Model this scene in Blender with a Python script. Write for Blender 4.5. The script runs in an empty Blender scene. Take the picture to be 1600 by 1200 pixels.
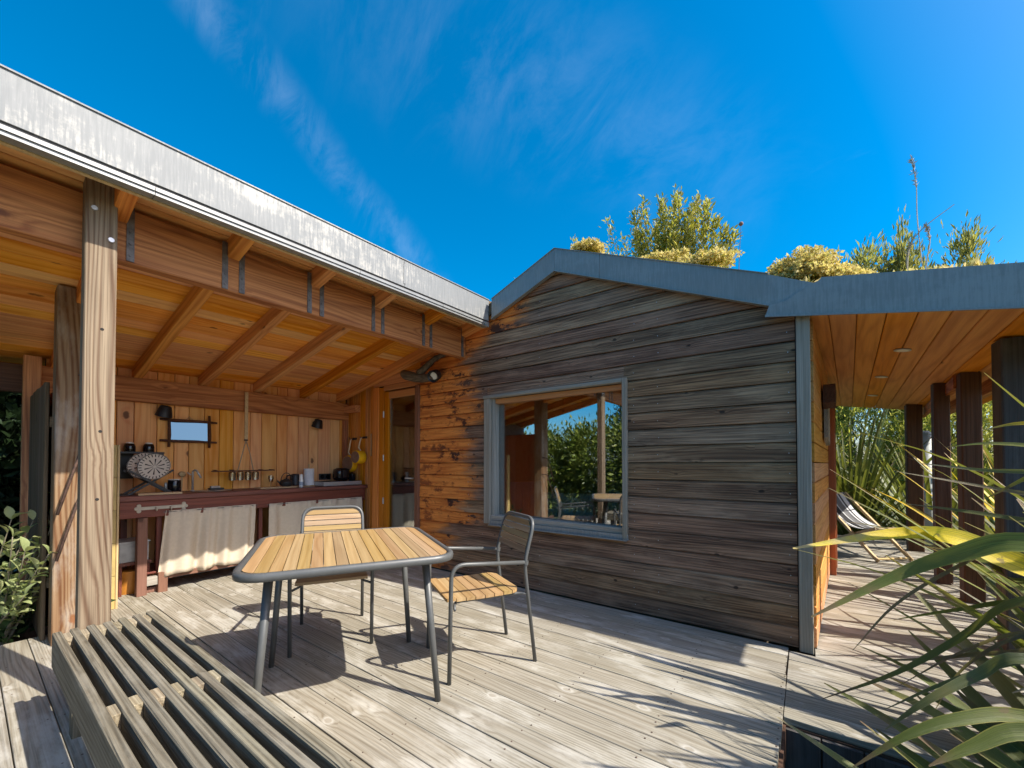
import bpy, bmesh, math, random
import numpy as np
from mathutils import Vector, Matrix, Quaternion

SC = bpy.context.scene
COL = SC.collection
rnd = random.Random(11)
rad = math.radians

# ------------------------------------------------------------ camera
cam_d = bpy.data.cameras.new('camera')
cam_d.sensor_width = 36.0
cam_d.lens = 36.0 * 628 / 1600
cam_d.shift_y = 0.0706
cam_d.clip_start = 0.05
cam_d.clip_end = 3000
cam = bpy.data.objects.new('camera', cam_d)
cam.location = (0, 0, 1.2)
cam.rotation_euler = (rad(91), 0, rad(36.2))
COL.objects.link(cam)
SC.camera = cam

# ------------------------------------------------------------ light, sky, exposure
SUN_AZ, SUN_EL = 12.0, 45.0          # azimuth counted from +X towards +Y
SKY_STRENGTH, SUN_STRENGTH, EXPOSURE = 0.102, 3.25, 1.40
SC.view_settings.view_transform = 'Standard'
SC.view_settings.look = 'None'
SC.view_settings.exposure = EXPOSURE
SC.view_settings.gamma = 1.0
SC.view_settings.use_curve_mapping = False
SC.render.engine = 'CYCLES'
SC.cycles.max_bounces = 10
SC.cycles.diffuse_bounces = 6
SC.cycles.transparent_max_bounces = 16
SC.cycles.use_denoising = True

sun_d = bpy.data.lights.new('sun', 'SUN')
sun_d.energy = SUN_STRENGTH
sun_d.angle = rad(0.53)
sun_d.color = (1.0, 0.935, 0.83)
sun = bpy.data.objects.new('sun', sun_d)
sdir = Vector((math.cos(rad(SUN_AZ)) * math.cos(rad(SUN_EL)), math.sin(rad(SUN_AZ)) * math.cos(rad(SUN_EL)), math.sin(rad(SUN_EL))))
sun.rotation_euler = sdir.to_track_quat('Z', 'Y').to_euler()
sun.location = (8, 2, 9)
COL.objects.link(sun)


class G:
    """tiny node-graph helper"""
    def __init__(s, tree):
        s.t = tree
        tree.nodes.clear()
    def n(s, typ, ins=None, **props):
        nd = s.t.nodes.new(typ)
        for k, v in props.items():
            setattr(nd, k, v)
        for k, v in (ins or {}).items():
            sock = nd.inputs[k]
            if isinstance(v, bpy.types.NodeSocket):
                s.t.links.new(v, sock)
            else:
                if isinstance(v, (tuple, list)) and sock.type == 'RGBA' and len(v) == 3:
                    v = (*v, 1)
                sock.default_value = v
        return nd
    def m(s, op, a, b=0.0, c=None, clamp=False):
        d = {0: a, 1: b}
        if c is not None:
            d[2] = c
        return s.n('ShaderNodeMath', d, operation=op, use_clamp=clamp).outputs[0]
    def mix(s, f, a, b, blend='MIX'):
        return s.n('ShaderNodeMixRGB', {0: f, 1: a, 2: b}, blend_type=blend).outputs[0]
    def ss(s, v, lo, hi, a=0.0, b=1.0):
        return s.n('ShaderNodeMapRange', {0: v, 1: lo, 2: hi, 3: a, 4: b}, interpolation_type='SMOOTHSTEP').outputs[0]
    def vec(s, op, a, b):
        return s.n('ShaderNodeVectorMath', {0: a, 1: b}, operation=op).outputs[0]
    def noise(s, v, scale=1.0, detail=2.0, rough=0.5, dist=0.0):
        return s.n('ShaderNodeTexNoise', {'Vector': v, 'Scale': scale, 'Detail': detail, 'Roughness': rough, 'Distortion': dist}).outputs[0]
    def obj(s):
        return s.n('ShaderNodeTexCoord').outputs['Object']
    def rand(s):
        return s.n('ShaderNodeObjectInfo').outputs['Random']
    def seeded(s):
        r = s.rand()
        off = s.n('ShaderNodeCombineXYZ', {0: s.m('MULTIPLY', r, 37.0), 1: s.m('MULTIPLY', r, 91.0), 2: s.m('MULTIPLY', r, 53.0)}).outputs[0]
        return s.vec('ADD', s.obj(), off), r
    def out(s, shader):
        s.n('ShaderNodeOutputMaterial', {0: shader})


world = bpy.data.worlds.new('World')
SC.world = world
world.use_nodes = True
g = G(world.node_tree)
sky = g.n('ShaderNodeTexSky', sky_type='NISHITA', sun_disc=False, sun_elevation=rad(SUN_EL), sun_rotation=rad(90 - SUN_AZ), altitude=0.0, air_density=0.8, dust_density=2.2, ozone_density=2.5).outputs[0]
sky = g.n('ShaderNodeHueSaturation', {'Hue': 0.488, 'Saturation': 1.72, 'Value': 1.0, 'Color': sky}).outputs[0]
dirv = g.n('ShaderNodeTexCoord').outputs['Generated']
def band(nrm, width, along, a0, a1, scale):
    d = g.n('ShaderNodeVectorMath', {0: dirv, 1: nrm}, operation='DOT_PRODUCT').outputs['Value']
    wob = g.m('MULTIPLY', g.m('SUBTRACT', g.noise(dirv, 5.0, 3.0), 0.5), 0.05)
    d = g.m('ABSOLUTE', g.m('ADD', d, wob))
    core = g.ss(d, 0.0, width, 1.0, 0.0)
    t = g.n('ShaderNodeVectorMath', {0: dirv, 1: along}, operation='DOT_PRODUCT').outputs['Value']
    fade = g.m('MULTIPLY', g.ss(t, a0, a0 + 0.25), g.ss(t, a1 - 0.2, a1, 1.0, 0.0))
    mott = g.ss(g.noise(g.n('ShaderNodeMapping', {'Vector': dirv, 'Rotation': (0.2, 0.6, 0.9), 'Scale': (1.0, 2.6, 1.0)}).outputs[0], scale, 7.0, 0.66, 0.5), 0.36, 0.74)
    return g.m('MULTIPLY', g.m('MULTIPLY', core, fade), mott)
c1 = band((-0.697, -0.354, -0.623), 0.050, (-0.716, 0.356, 0.601), 0.72, 1.15, 7.0)
c2 = band((-0.60, 0.30, -0.62), 0.17, (-0.36, 0.64, 0.68), 0.84, 1.2, 4.5)
# broad thin veil and wisps over the whole sky
stre = g.n('ShaderNodeMapping', {'Vector': dirv, 'Rotation': (0.3, 0.5, 0.6), 'Scale': (1.2, 5.0, 2.2)}).outputs[0]
wisp = g.m('MULTIPLY', g.ss(g.noise(stre, 1.6, 6.0, 0.62, 0.6), 0.6, 0.92), 0.09)
cl = g.m('ADD', g.m('MULTIPLY', c1, 0.14), g.m('MULTIPLY', c2, 0.13))
cl = g.m('ADD', cl, wisp, clamp=True)
skyc = g.mix(g.m('MULTIPLY', cl, 0.55), sky, (5.0, 5.6, 6.6))
bg = g.n('ShaderNodeBackground', {'Color': skyc, 'Strength': SKY_STRENGTH})
g.n('ShaderNodeOutputWorld', {0: bg.outputs[0]})

# ------------------------------------------------------------ object helpers
WM = {}
def put(o, M=None, parent=None):
    M = M if M is not None else Matrix.Identity(4)
    WM[o.name] = M
    if o.name not in COL.objects:
        COL.objects.link(o)
    if parent:
        o.parent = parent
        o.matrix_basis = WM[parent.name].inverted() @ M
    else:
        o.matrix_basis = M
    return o

def T(x, y, z):
    return Matrix.Translation((x, y, z))
def RZ(a):
    return Matrix.Rotation(a, 4, 'Z')

def thing(name, label, cat, loc=(0, 0, 0), rz=0.0, group=None):
    o = bpy.data.objects.new(name, None)
    o.empty_display_size = 0.1
    o['label'] = label
    o['category'] = cat
    if group:
        o['group'] = group
    return put(o, T(*loc) @ RZ(rz))

def tag(o, label, cat, group=None):
    o['label'] = label
    o['category'] = cat
    if group:
        o['group'] = group
    return o

def mesh_obj(name, me, mat, M=None, parent=None, smooth=False):
    if mat and not me.materials:
        me.materials.append(mat)
    if smooth:
        me.polygons.foreach_set('use_smooth', [True] * len(me.polygons))
    return put(bpy.data.objects.new(name, me), M, parent)

class MB:
    """collects shapes, then links them as ONE mesh object"""
    def __init__(s):
        s.v, s.f = [], []
    def add(s, vs, fs, M=None):
        b = len(s.v)
        s.v += [tuple(M @ Vector(p)) for p in vs] if M is not None else [tuple(p) for p in vs]
        s.f += [tuple(i + b for i in f) for f in fs]
        return s
    def box(s, c, d, M=None, bev=0.0):
        x, y, z = d[0] / 2, d[1] / 2, d[2] / 2
        L = T(*c)
        if M is not None:
            L = M @ L
        if bev <= 0:
            vs = [(-x, -y, -z), (x, -y, -z), (x, y, -z), (-x, y, -z), (-x, -y, z), (x, -y, z), (x, y, z), (-x, y, z)]
            fs = [(0, 3, 2, 1), (4, 5, 6, 7), (0, 1, 5, 4), (1, 2, 6, 5), (2, 3, 7, 6), (3, 0, 4, 7)]
            return s.add(vs, fs, L)
        bm = bmesh.new()
        bmesh.ops.create_cube(bm, size=1.0)
        bmesh.ops.scale(bm, vec=d, verts=bm.verts)
        bmesh.ops.bevel(bm, geom=bm.edges[:], offset=bev, segments=2, affect='EDGES', profile=0.6)
        bm.verts.index_update()
        vs = [tuple(v.co) for v in bm.verts]
        fs = [tuple(v.index for v in f.verts) for f in bm.faces]
        bm.free()
        return s.add(vs, fs, L)
    def b2(s, a, b, bev=0.0):
        c = [(a[i] + b[i]) / 2 for i in range(3)]
        return s.box(c, [abs(b[i] - a[i]) for i in range(3)], bev=bev)
    def prism(s, poly, y0, y1):
        """polygon in the XZ plane, extruded from y0 (front) to y1; y0 may be a function of z"""
        fy = y0 if callable(y0) else (lambda z: y0)
        n = len(poly)
        vs = [(x, fy(z), z) for x, z in poly] + [(x, y1, z) for x, z in poly]
        fs = [tuple(range(n)), tuple(range(2 * n - 1, n - 1, -1))]
        fs += [(i + n, (i + 1) % n + n, (i + 1) % n, i) for i in range(n)]
        return s.add(vs, fs)
    def tube(s, pts, r, n=8, M=None, cap=True):
        pts = [Vector(p) for p in pts]
        rs = r if isinstance(r, (list, tuple)) else [r] * len(pts)
        vs, fs = [], []
        t0 = (pts[1] - pts[0]).normalized()
        a = t0.orthogonal().normalized()
        prev = t0
        for i, p in enumerate(pts):
            if i == 0: t = t0
            elif i == len(pts) - 1: t = (pts[i] - pts[i - 1]).normalized()
            else: t = ((pts[i + 1] - p).normalized() + (p - pts[i - 1]).normalized()).normalized()
            q = prev.rotation_difference(t)
            a = (q @ a).normalized()
            prev = t
            b = t.cross(a)
            for k in range(n):
                th = 2 * math.pi * k / n
                vs.append(tuple(p + (a * math.cos(th) + b * math.sin(th)) * rs[i]))
        for i in range(len(pts) - 1):
            for k in range(n):
                fs.append((i * n + k, i * n + (k + 1) % n, (i + 1) * n + (k + 1) % n, (i + 1) * n + k))
        if cap:
            fs.append(tuple(range(n - 1, -1, -1)))
            fs.append(tuple((len(pts) - 1) * n + k for k in range(n)))
        return s.add(vs, fs, M)
    def lathe(s, prof, n=24, M=None):
        vs, fs = [], []
        for r, z in prof:
            for k in range(n):
                th = 2 * math.pi * k / n
                vs.append((r * math.cos(th), r * math.sin(th), z))
        for i in range(len(prof) - 1):
            for k in range(n):
                fs.append((i * n + k, i * n + (k + 1) % n, (i + 1) * n + (k + 1) % n, (i + 1) * n + k))
        fs.append(tuple(range(n - 1, -1, -1)))
        fs.append(tuple((len(prof) - 1) * n + k for k in range(n)))
        return s.add(vs, fs, M)
    def build(s, name, mat, parent=None, M=None, smooth=False, auto=False):
        me = bpy.data.meshes.new(name)
        me.from_pydata(s.v, [], s.f)
        me.update()
        o = mesh_obj(name, me, mat, M, parent, smooth)
        if auto:
            me.polygons.foreach_set('use_smooth', [True] * len(me.polygons))
            me.set_sharp_from_angle(angle=rad(38))
        return o

def fillet(pts, r, k=5):
    pts = [Vector(p) for p in pts]
    out = [pts[0]]
    for i in range(1, len(pts) - 1):
        a, p, b = pts[i - 1], pts[i], pts[i + 1]
        d1, d2 = (a - p), (b - p)
        rr = min(r, d1.length * .49, d2.length * .49)
        s, e = p + d1.normalized() * rr, p + d2.normalized() * rr
        for j in range(k + 1):
            t = j / k
            out.append(s * (1 - t) ** 2 + p * 2 * t * (1 - t) + e * t * t)
    out.append(pts[-1])
    return out

def spline(pts, k=6):
    pts = [Vector(p) for p in pts]
    P = [pts[0] * 2 - pts[1]] + pts + [pts[-1] * 2 - pts[-2]]
    out = []
    for i in range(1, len(P) - 2):
        for j in range(k):
            t = j / k
            out.append(0.5 * ((2 * P[i]) + (P[i + 1] - P[i - 1]) * t + (2 * P[i - 1] - 5 * P[i] + 4 * P[i + 1] - P[i + 2]) * t * t + (3 * P[i] - P[i - 1] - 3 * P[i + 1] + P[i + 2]) * t ** 3))
    out.append(pts[-1])
    return out

_boards = {}
def board(name, parent, p0, p1, w, t, up, mat, ch=0.003, ):
    """a sawn board from p0 to p1 (its long local X), width w along local Y, thickness t along `up`"""
    p0, p1 = Vector(p0), Vector(p1)
    L = (p1 - p0).length
    key = (round(L, 3), round(w, 4), round(t, 4), ch)
    me = _boards.get((key, mat.name))
    if me is None:
        y, z = w / 2, t / 2
        c = min(ch, y * .5, z * .5)
        sec = [(-y, -z + c), (-y + c, -z), (y - c, -z), (y, -z + c), (y, z - c), (y - c, z), (-y + c, z), (-y, z - c)]
        vs = [(-L / 2, a, b) for a, b in sec] + [(L / 2, a, b) for a, b in sec]
        fs = [(i, (i + 1) % 8, (i + 1) % 8 + 8, i + 8)[::-1] for i in range(8)] + [tuple(range(8)), tuple(range(15, 7, -1))]
        fs[-2], fs[-1] = fs[-2][::-1], fs[-1][::-1]
        me = bpy.data.meshes.new(name)
        me.from_pydata(vs, [], fs)
        me.update()
        me.materials.append(mat)
        _boards[(key, mat.name)] = me
    X = (p1 - p0).normalized()
    Z = Vector(up)
    Z = (Z - X * Z.dot(X)).normalized()
    Y = Z.cross(X)
    M = Matrix((X, Y, Z)).transposed().to_4x4()
    M.translation = (p0 + p1) / 2
    return put(bpy.data.objects.new(name, me), M, parent)

def copy_tree(o, M, label=None):
    """a thing with its parts and sub-parts"""
    r = o.copy()
    COL.objects.link(r)
    r.matrix_basis = M
    WM[r.name] = M
    if label:
        r['label'] = label
    for ch in list(o.children):
        c = ch.copy(); COL.objects.link(c); c.parent = r
        for gch in ch.children:
            d = gch.copy(); COL.objects.link(d); d.parent = c
    return r

# ------------------------------------------------------------ materials
def newmat(name):
    m = bpy.data.materials.new(name)
    m.use_nodes = True
    return m, G(m.node_tree)

def wood(name, light, dark, ring=7.0, ringw=0.6, fib=0.30, knot=0.5, knotcol=None, halo=None, rough=0.72, bump=0.35, tint=0.16,
         blotch=None, blot_amt=0.6, blot_scale=2.5, vert=False, extra=None, streak=0.5, spec=0.3, lin=30.0, sharp=2.2, kscale=1.0):
    m, g = newmat(name)
    p, r = g.seeded()
    knotcol = knotcol or tuple(c * 0.35 for c in dark)
    kv = g.n('ShaderNodeMapping', {'Vector': p, 'Scale': (3.2 * kscale, 5.5 * kscale, 5.5 * kscale)}).outputs[0]
    vor = g.n('ShaderNodeTexVoronoi', {'Vector': kv, 'Scale': 1.0, 'Randomness': 1.0}, feature='F1')
    vd, vc = vor.outputs['Distance'], vor.outputs['Color']
    gate = g.m('GREATER_THAN', g.n('ShaderNodeSeparateColor', {0: vc}).outputs[0], 1.0 - 0.42 * knot)
    kd = g.m('ADD', vd, g.m('MULTIPLY', g.m('SUBTRACT', g.noise(p, 30.0, 2.0), 0.5), 0.12))
    near = g.m('MULTIPLY', g.ss(kd, 0.0, 0.45, 1.0, 0.0), gate)
    kmask = g.m('MULTIPLY', g.ss(kd, 0.08, 0.15, 1.0, 0.0), gate)
    low = g.n('ShaderNodeMapping', {'Vector': p, 'Scale': (0.55, 6.0, 6.0)}).outputs[0]
    n0 = g.noise(low, 1.0, 1.5, 0.4)
    n0 = g.m('ADD', n0, g.m('MULTIPLY', near, 0.13))
    fine = g.n('ShaderNodeMapping', {'Vector': p, 'Scale': (2.5, 170.0, 170.0)}).outputs[0]
    fb = g.noise(fine, 1.0, 2.0, 0.6)
    mid = g.n('ShaderNodeMapping', {'Vector': p, 'Scale': (1.1, 22.0, 22.0)}).outputs[0]
    mn = g.noise(mid, 1.0, 3.0, 0.55)
    ly = g.n('ShaderNodeSeparateXYZ', {0: p}).outputs
    ph = g.m('MULTIPLY', g.m('ADD', n0, g.m('MULTIPLY', g.m('SUBTRACT', mn, 0.5), 0.018)), ring * 2 * math.pi)
    ph = g.m('ADD', ph, g.m('MULTIPLY', g.m('ADD', ly[1], g.m('MULTIPLY', ly[2], 0.6)), lin * 2 * math.pi))
    rg = g.m('ADD', g.m('MULTIPLY', g.m('SINE', ph), 0.5), 0.5)
    rg = g.m('POWER', rg, sharp)
    f = g.m('ADD', g.m('MULTIPLY', rg, ringw), g.m('MULTIPLY', g.ss(mn, 0.38, 0.70), streak), clamp=True)
    c = g.mix(f, light, dark)
    c = g.mix(g.m('MULTIPLY', g.ss(fb, 0.35, 0.75), fib), c, tuple(x * 0.35 for x in dark))
    if blotch:
        bn = g.n('ShaderNodeMapping', {'Vector': p, 'Scale': (0.7 * blot_scale, 2.2 * blot_scale, 2.2 * blot_scale)}).outputs[0]
        bl = g.m('MULTIPLY', g.ss(g.noise(bn, 1.0, 6.0, 0.66), 0.46, 0.68), blot_amt)
        c = g.mix(bl, c, blotch)
    if halo:
        c = g.mix(g.m('MULTIPLY', g.m('MULTIPLY', g.ss(kd, 0.10, 0.24, 1.0, 0.0), gate), 0.8), c, halo)
    c = g.mix(g.m('MULTIPLY', kmask, 0.85), c, knotcol)
    val = g.m('ADD', 1.0 - tint, g.m('MULTIPLY', r, 2 * tint))
    c = g.n('ShaderNodeHueSaturation', {'Hue': g.m('ADD', 0.5 - 0.012 * tint * 5, g.m('MULTIPLY', g.m('FRACT', g.m('MULTIPLY', r, 7.13)), 0.024 * tint * 5)),
                                        'Saturation': g.m('ADD', 0.88, g.m('MULTIPLY', g.m('FRACT', g.m('MULTIPLY', r, 3.7)), 0.24)), 'Value': val, 'Color': c}).outputs[0]
    if extra:
        c = extra(g, c, p, r)
    h = g.m('ADD', g.m('MULTIPLY', rg, -0.5), g.m('MULTIPLY', fb, -0.6))
    h = g.m('ADD', h, g.m('MULTIPLY', mn, -0.5))
    bp = g.n('ShaderNodeBump', {'Strength': bump, 'Distance': 0.004, 'Height': h}).outputs[0]
    rv = g.m('ADD', rough - 0.08, g.m('MULTIPLY', mn, 0.16))
    b = g.n('ShaderNodeBsdfPrincipled', {'Base Color': c, 'Roughness': rv, 'Normal': bp, 'Specular IOR Level': spec})
    g.out(b.outputs[0])
    return m

def plain(name, col, rough=0.5, metal=0.0, var=0.12, scale=9.0, bump=0.0, spec=0.5, tintr=0.0):
    m, g = newmat(name)
    p, r = g.seeded()
    n = g.noise(p, scale, 4.0, 0.6)
    c = g.mix(g.ss(n, 0.3, 0.7), tuple(x * (1 - var) for x in col), tuple(min(1, x * (1 + var)) for x in col))
    if tintr:
        c = g.n('ShaderNodeHueSaturation', {'Value': g.m('ADD', 1 - tintr, g.m('MULTIPLY', r, 2 * tintr)), 'Color': c}).outputs[0]
    ins = {'Base Color': c, 'Roughness': g.m('ADD', rough - 0.06, g.m('MULTIPLY', n, 0.12)), 'Metallic': metal, 'Specular IOR Level': spec}
    if bump:
        ins['Normal'] = g.n('ShaderNodeBump', {'Strength': bump, 'Distance': 0.003, 'Height': g.noise(p, scale * 9, 3.0)}).outputs[0]
    g.out(g.n('ShaderNodeBsdfPrincipled', ins).outputs[0])
    return m

def leafmat(name, cols, trans=0.35, rough=0.45, tipcol=None, spec=0.4):
    """foliage: colour differs from leaf to leaf"""
    m, g = newmat(name)
    isl = g.n('ShaderNodeNewGeometry').outputs['Random Per Island']
    rr = g.m('FRACT', g.m('ADD', isl, g.rand()))
    rp = g.n('ShaderNodeValToRGB', {0: rr})
    el = rp.color_ramp.elements
    while len(el) < len(cols):
        el.new(0.5)
    for i, c in enumerate(cols):
        el[i].position = i / max(1, len(cols) - 1)
        el[i].color = (*c, 1)
    c = rp.outputs[0]
    c = g.mix(g.ss(g.noise(g.obj(), 3.0, 2.0), 0.35, 0.7, 0.0, 0.35), c, tuple(x * 0.55 for x in cols[0]))
    a = g.n('ShaderNodeBsdfPrincipled', {'Base Color': c, 'Roughness': rough, 'Specular IOR Level': spec})
    b = g.n('ShaderNodeBsdfTranslucent', {'Color': g.mix(0.5, c, (0.30, 0.36, 0.03), 'ADD') if trans > 0.3 else c})
    g.out(g.n('ShaderNodeMixShader', {0: trans, 1: a.outputs[0], 2: b.outputs[0]}).outputs[0])
    return m

def zinc(name, a, b, stain, metal=0.35, rough=0.5, amt=0.6):
    m, g = newmat(name)
    p, r = g.seeded()
    st = g.n('ShaderNodeMapping', {'Vector': p, 'Scale': (95.0, 95.0, 7.0)}).outputs[0]
    n1 = g.noise(st, 1.0, 4.0, 0.65)
    n2 = g.noise(p, 3.0, 5.0, 0.62)
    c = g.mix(g.ss(n1, 0.35, 0.65), a, b)
    n3 = g.noise(g.n('ShaderNodeMapping', {'Vector': p, 'Scale': (1.1, 1.1, 3.0)}).outputs[0], 1.0, 4.0, 0.6)
    n4 = g.noise(g.n('ShaderNodeMapping', {'Vector': p, 'Scale': (30.0, 30.0, 30.0)}).outputs[0], 1.0, 3.0, 0.7)
    f = g.m('MULTIPLY', g.ss(g.m('ADD', g.m('ADD', g.m('MULTIPLY', n1, 0.35), g.m('MULTIPLY', n4, 0.30)), g.m('MULTIPLY', n3, 0.75)), 0.68, 0.84), amt)
    c = g.mix(f, c, stain)
    bp = g.n('ShaderNodeBump', {'Strength': 0.12, 'Distance': 0.01, 'Height': g.noise(p, 2.2, 2.0)}).outputs[0]
    g.out(g.n('ShaderNodeBsdfPrincipled', {'Base Color': c, 'Metallic': metal, 'Roughness': g.m('ADD', rough - 0.1, g.m('MULTIPLY', n2, 0.25)), 'Normal': bp}).outputs[0])
    return m

def worldpos(g):
    return g.n('ShaderNodeSeparateXYZ', {0: g.n('ShaderNodeNewGeometry').outputs['Position']}).outputs

def clad_wear(g, c, p, r):
    """boards sheltered by the kitchen roof kept their orange oil finish, flaking off towards the open wall"""
    x, y, z = worldpos(g)[0:3]
    pos = g.n('ShaderNodeNewGeometry').outputs['Position']
    edge = g.n('ShaderNodeMapping', {'Vector': pos, 'Scale': (2.6, 2.6, 16.0)}).outputs[0]
    n = g.noise(edge, 1.0, 5.0, 0.66)
    lim = g.m('ADD', x, g.m('MULTIPLY', g.m('SUBTRACT', n, 0.5), 0.75))
    lim = g.m('ADD', lim, g.m('MULTIPLY', g.m('SUBTRACT', g.m('FRACT', g.m('MULTIPLY', r, 11.3)), 0.5), 0.42))
    lim = g.m('SUBTRACT', lim, g.m('MULTIPLY', g.ss(z, 2.2, 2.75), 0.55))
    lim = g.m('ADD', lim, g.m('MULTIPLY', g.ss(z, 0.75, 0.2), 0.45))
    mk = g.ss(lim, -3.08, -2.72, 1.0, 0.0)
    fl = g.n('ShaderNodeMapping', {'Vector': p, 'Scale': (2.2, 34.0, 34.0)}).outputs[0]
    fn = g.noise(fl, 1.0, 5.0, 0.62)
    pat = g.n('ShaderNodeMapping', {'Vector': p, 'Scale': (5.0, 9.0, 9.0)}).outputs[0]
    pn = g.noise(pat, 1.0, 6.0, 0.7)
    oc = g.mix(g.ss(fn, 0.36, 0.66), (0.78, 0.285, 0.060), (0.50, 0.140, 0.028))
    oc = g.mix(g.m('MULTIPLY', g.ss(pn, 0.50, 0.60), 0.75), oc, (0.29, 0.072, 0.020))
    dk = g.m('MULTIPLY', g.ss(pn, 0.565, 0.60), g.ss(lim, -3.75, -2.95, 0.25, 1.0))
    oc = g.mix(dk, oc, (0.050, 0.022, 0.016))
    return g.mix(mk, c, oc)

def post_wear(g, c, p, r):
    return c

W = {}
W['deck'] = wood('weathered deck timber', (0.335, 0.308, 0.250), (0.172, 0.142, 0.098), ring=9, ringw=0.50, fib=0.40, knot=0.9, knotcol=(0.28, 0.25, 0.20), halo=(0.47, 0.45, 0.40), rough=0.78, bump=0.5, tint=0.07, blotch=(0.50, 0.48, 0.43), blot_amt=0.60, streak=0.30, lin=45, sharp=2.4, blot_scale=3.0, kscale=1.5)
W['clad'] = wood('weathered dark cladding', (0.36, 0.218, 0.132), (0.110, 0.062, 0.039), ring=7, ringw=0.45, fib=0.80, knot=0.9, knotcol=(0.018, 0.013, 0.010), rough=0.8, bump=0.6, tint=0.17, blotch=(0.48, 0.33, 0.215), blot_amt=0.33, extra=clad_wear, streak=0.75, blot_scale=2.2, lin=70, kscale=1.9)
W['ceil'] = wood('oiled ceiling boards', (0.86, 0.415, 0.105), (0.64, 0.225, 0.040), ring=6, ringw=0.5, fib=0.18, knot=0.9, knotcol=(0.12, 0.035, 0.012), rough=0.6, bump=0.2, tint=0.15, lin=12)
W['soffit'] = wood('oiled soffit boards', (0.72, 0.310, 0.070), (0.50, 0.180, 0.036), ring=5, ringw=0.45, fib=0.15, knot=0.3, rough=0.6, bump=0.15, tint=0.08, lin=10)
W['beam'] = wood('oiled beam timber', (0.58, 0.228, 0.076), (0.29, 0.085, 0.028), ring=9, ringw=0.55, fib=0.4, knot=0.7, knotcol=(0.15, 0.045, 0.02), rough=0.65, bump=0.4, tint=0.10, lin=22, sharp=1.6)
W['rafter'] = wood('oiled rafter timber', (0.70, 0.300, 0.080), (0.44, 0.145, 0.034), ring=6, ringw=0.5, fib=0.2, knot=0.6, rough=0.62, bump=0.25, tint=0.10, lin=30)
W['kwall'] = wood('knotty wall boards', (0.88, 0.450, 0.150), (0.74, 0.290, 0.070), ring=6, ringw=0.5, fib=0.15, knot=1.0, knotcol=(0.11, 0.035, 0.015), rough=0.6, bump=0.2, tint=0.10, lin=10)
W['post'] = wood('silvered post timber', (0.270, 0.197, 0.120), (0.105, 0.050, 0.022), ring=11, ringw=0.68, fib=0.45, knot=0.6, knotcol=(0.42, 0.19, 0.07), halo=(0.36, 0.29, 0.19), rough=0.75, bump=0.8, tint=0.03, streak=0.35, lin=50, sharp=2.6)
W['postold'] = wood('stained post timber', (0.28, 0.185, 0.105), (0.13, 0.058, 0.025), ring=8, ringw=0.75, fib=0.3, knot=0.6, knotcol=(0.2, 0.08, 0.03), rough=0.75, bump=0.5, tint=0.05, blotch=(0.36, 0.33, 0.28), blot_amt=0.6, lin=40, sharp=1.8)
W['bench'] = wood('mossy bench timber', (0.205, 0.182, 0.130), (0.090, 0.075, 0.048), ring=8, ringw=0.55, fib=0.55, knot=0.6, knotcol=(0.36, 0.32, 0.25), rough=0.85, bump=0.7, tint=0.12, blotch=(0.235, 0.215, 0.165), blot_amt=0.6, lin=60, blot_scale=4.0)
W['benchend'] = wood('pale bench block timber', (0.33, 0.28, 0.19), (0.18, 0.135, 0.08), ring=9, ringw=0.5, fib=0.5, knot=0.2, rough=0.85, bump=0.6, tint=0.18, lin=60)
W['counter'] = wood('red brown stained counter timber', (0.200, 0.068, 0.048), (0.100, 0.034, 0.025), ring=6, ringw=0.4, fib=0.3, knot=0.3, rough=0.45, bump=0.25, tint=0.10)
W['cleg'] = wood('red brown counter leg timber', (0.23, 0.110, 0.070), (0.15, 0.068, 0.044), ring=6, ringw=0.3, fib=0.3, knot=0.1, rough=0.7, bump=0.25, tint=0.10)
W['teak'] = wood('oiled teak slats', (0.385, 0.262, 0.130), (0.29, 0.178, 0.076), ring=5, ringw=0.55, fib=0.2, knot=0.0, rough=0.5, bump=0.12, tint=0.14, streak=0.35, lin=25)
W['vpost'] = wood('dark veranda timber', (0.125, 0.064, 0.042), (0.062, 0.030, 0.020), ring=6, ringw=0.3, fib=0.4, knot=0.2, rough=0.7, bump=0.3, tint=0.12)
W['vpostfront'] = wood('grey black veranda timber', (0.085, 0.078, 0.074), (0.040, 0.034, 0.032), ring=6, ringw=0.2, fib=0.4, knot=0.1, rough=0.75, bump=0.3, tint=0.05, blotch=(0.16, 0.155, 0.15), blot_amt=0.4)
W['vwall'] = wood('veranda wall boards', (0.66, 0.315, 0.105), (0.46, 0.180, 0.050), ring=6, ringw=0.45, fib=0.25, knot=0.5, rough=0.65, bump=0.3, tint=0.12)
W['redoor'] = wood('red brown door jamb timber', (0.38, 0.115, 0.042), (0.27, 0.07, 0.025), ring=4, ringw=0.3, fib=0.2, knot=0.0, rough=0.55, bump=0.15, tint=0.05)
W['door'] = wood('orange door timber', (0.56, 0.225, 0.05), (0.43, 0.15, 0.03), ring=5, ringw=0.3, fib=0.15, knot=0.0, rough=0.5, bump=0.12, tint=0.05)
W['trim'] = wood('blue grey trim timber', (0.38, 0.345, 0.29), (0.235, 0.21, 0.17), ring=6, ringw=0.35, fib=0.4, knot=0.5, knotcol=(0.10, 0.09, 0.08), rough=0.8, bump=0.4, tint=0.05, blotch=(0.25, 0.215, 0.16), blot_amt=0.5, blot_scale=1.2, lin=60)
W['fence'] = wood('weathered fence boards', (0.15, 0.105, 0.060), (0.07, 0.044, 0.024), ring=7, ringw=0.4, fib=0.4, knot=0.5, rough=0.8, bump=0.4, tint=0.25)
W['pale'] = wood('pale pine', (0.56, 0.41, 0.22), (0.43, 0.29, 0.14), ring=5, ringw=0.3, fib=0.2, knot=0.1, rough=0.6, bump=0.15, tint=0.08)
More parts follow.
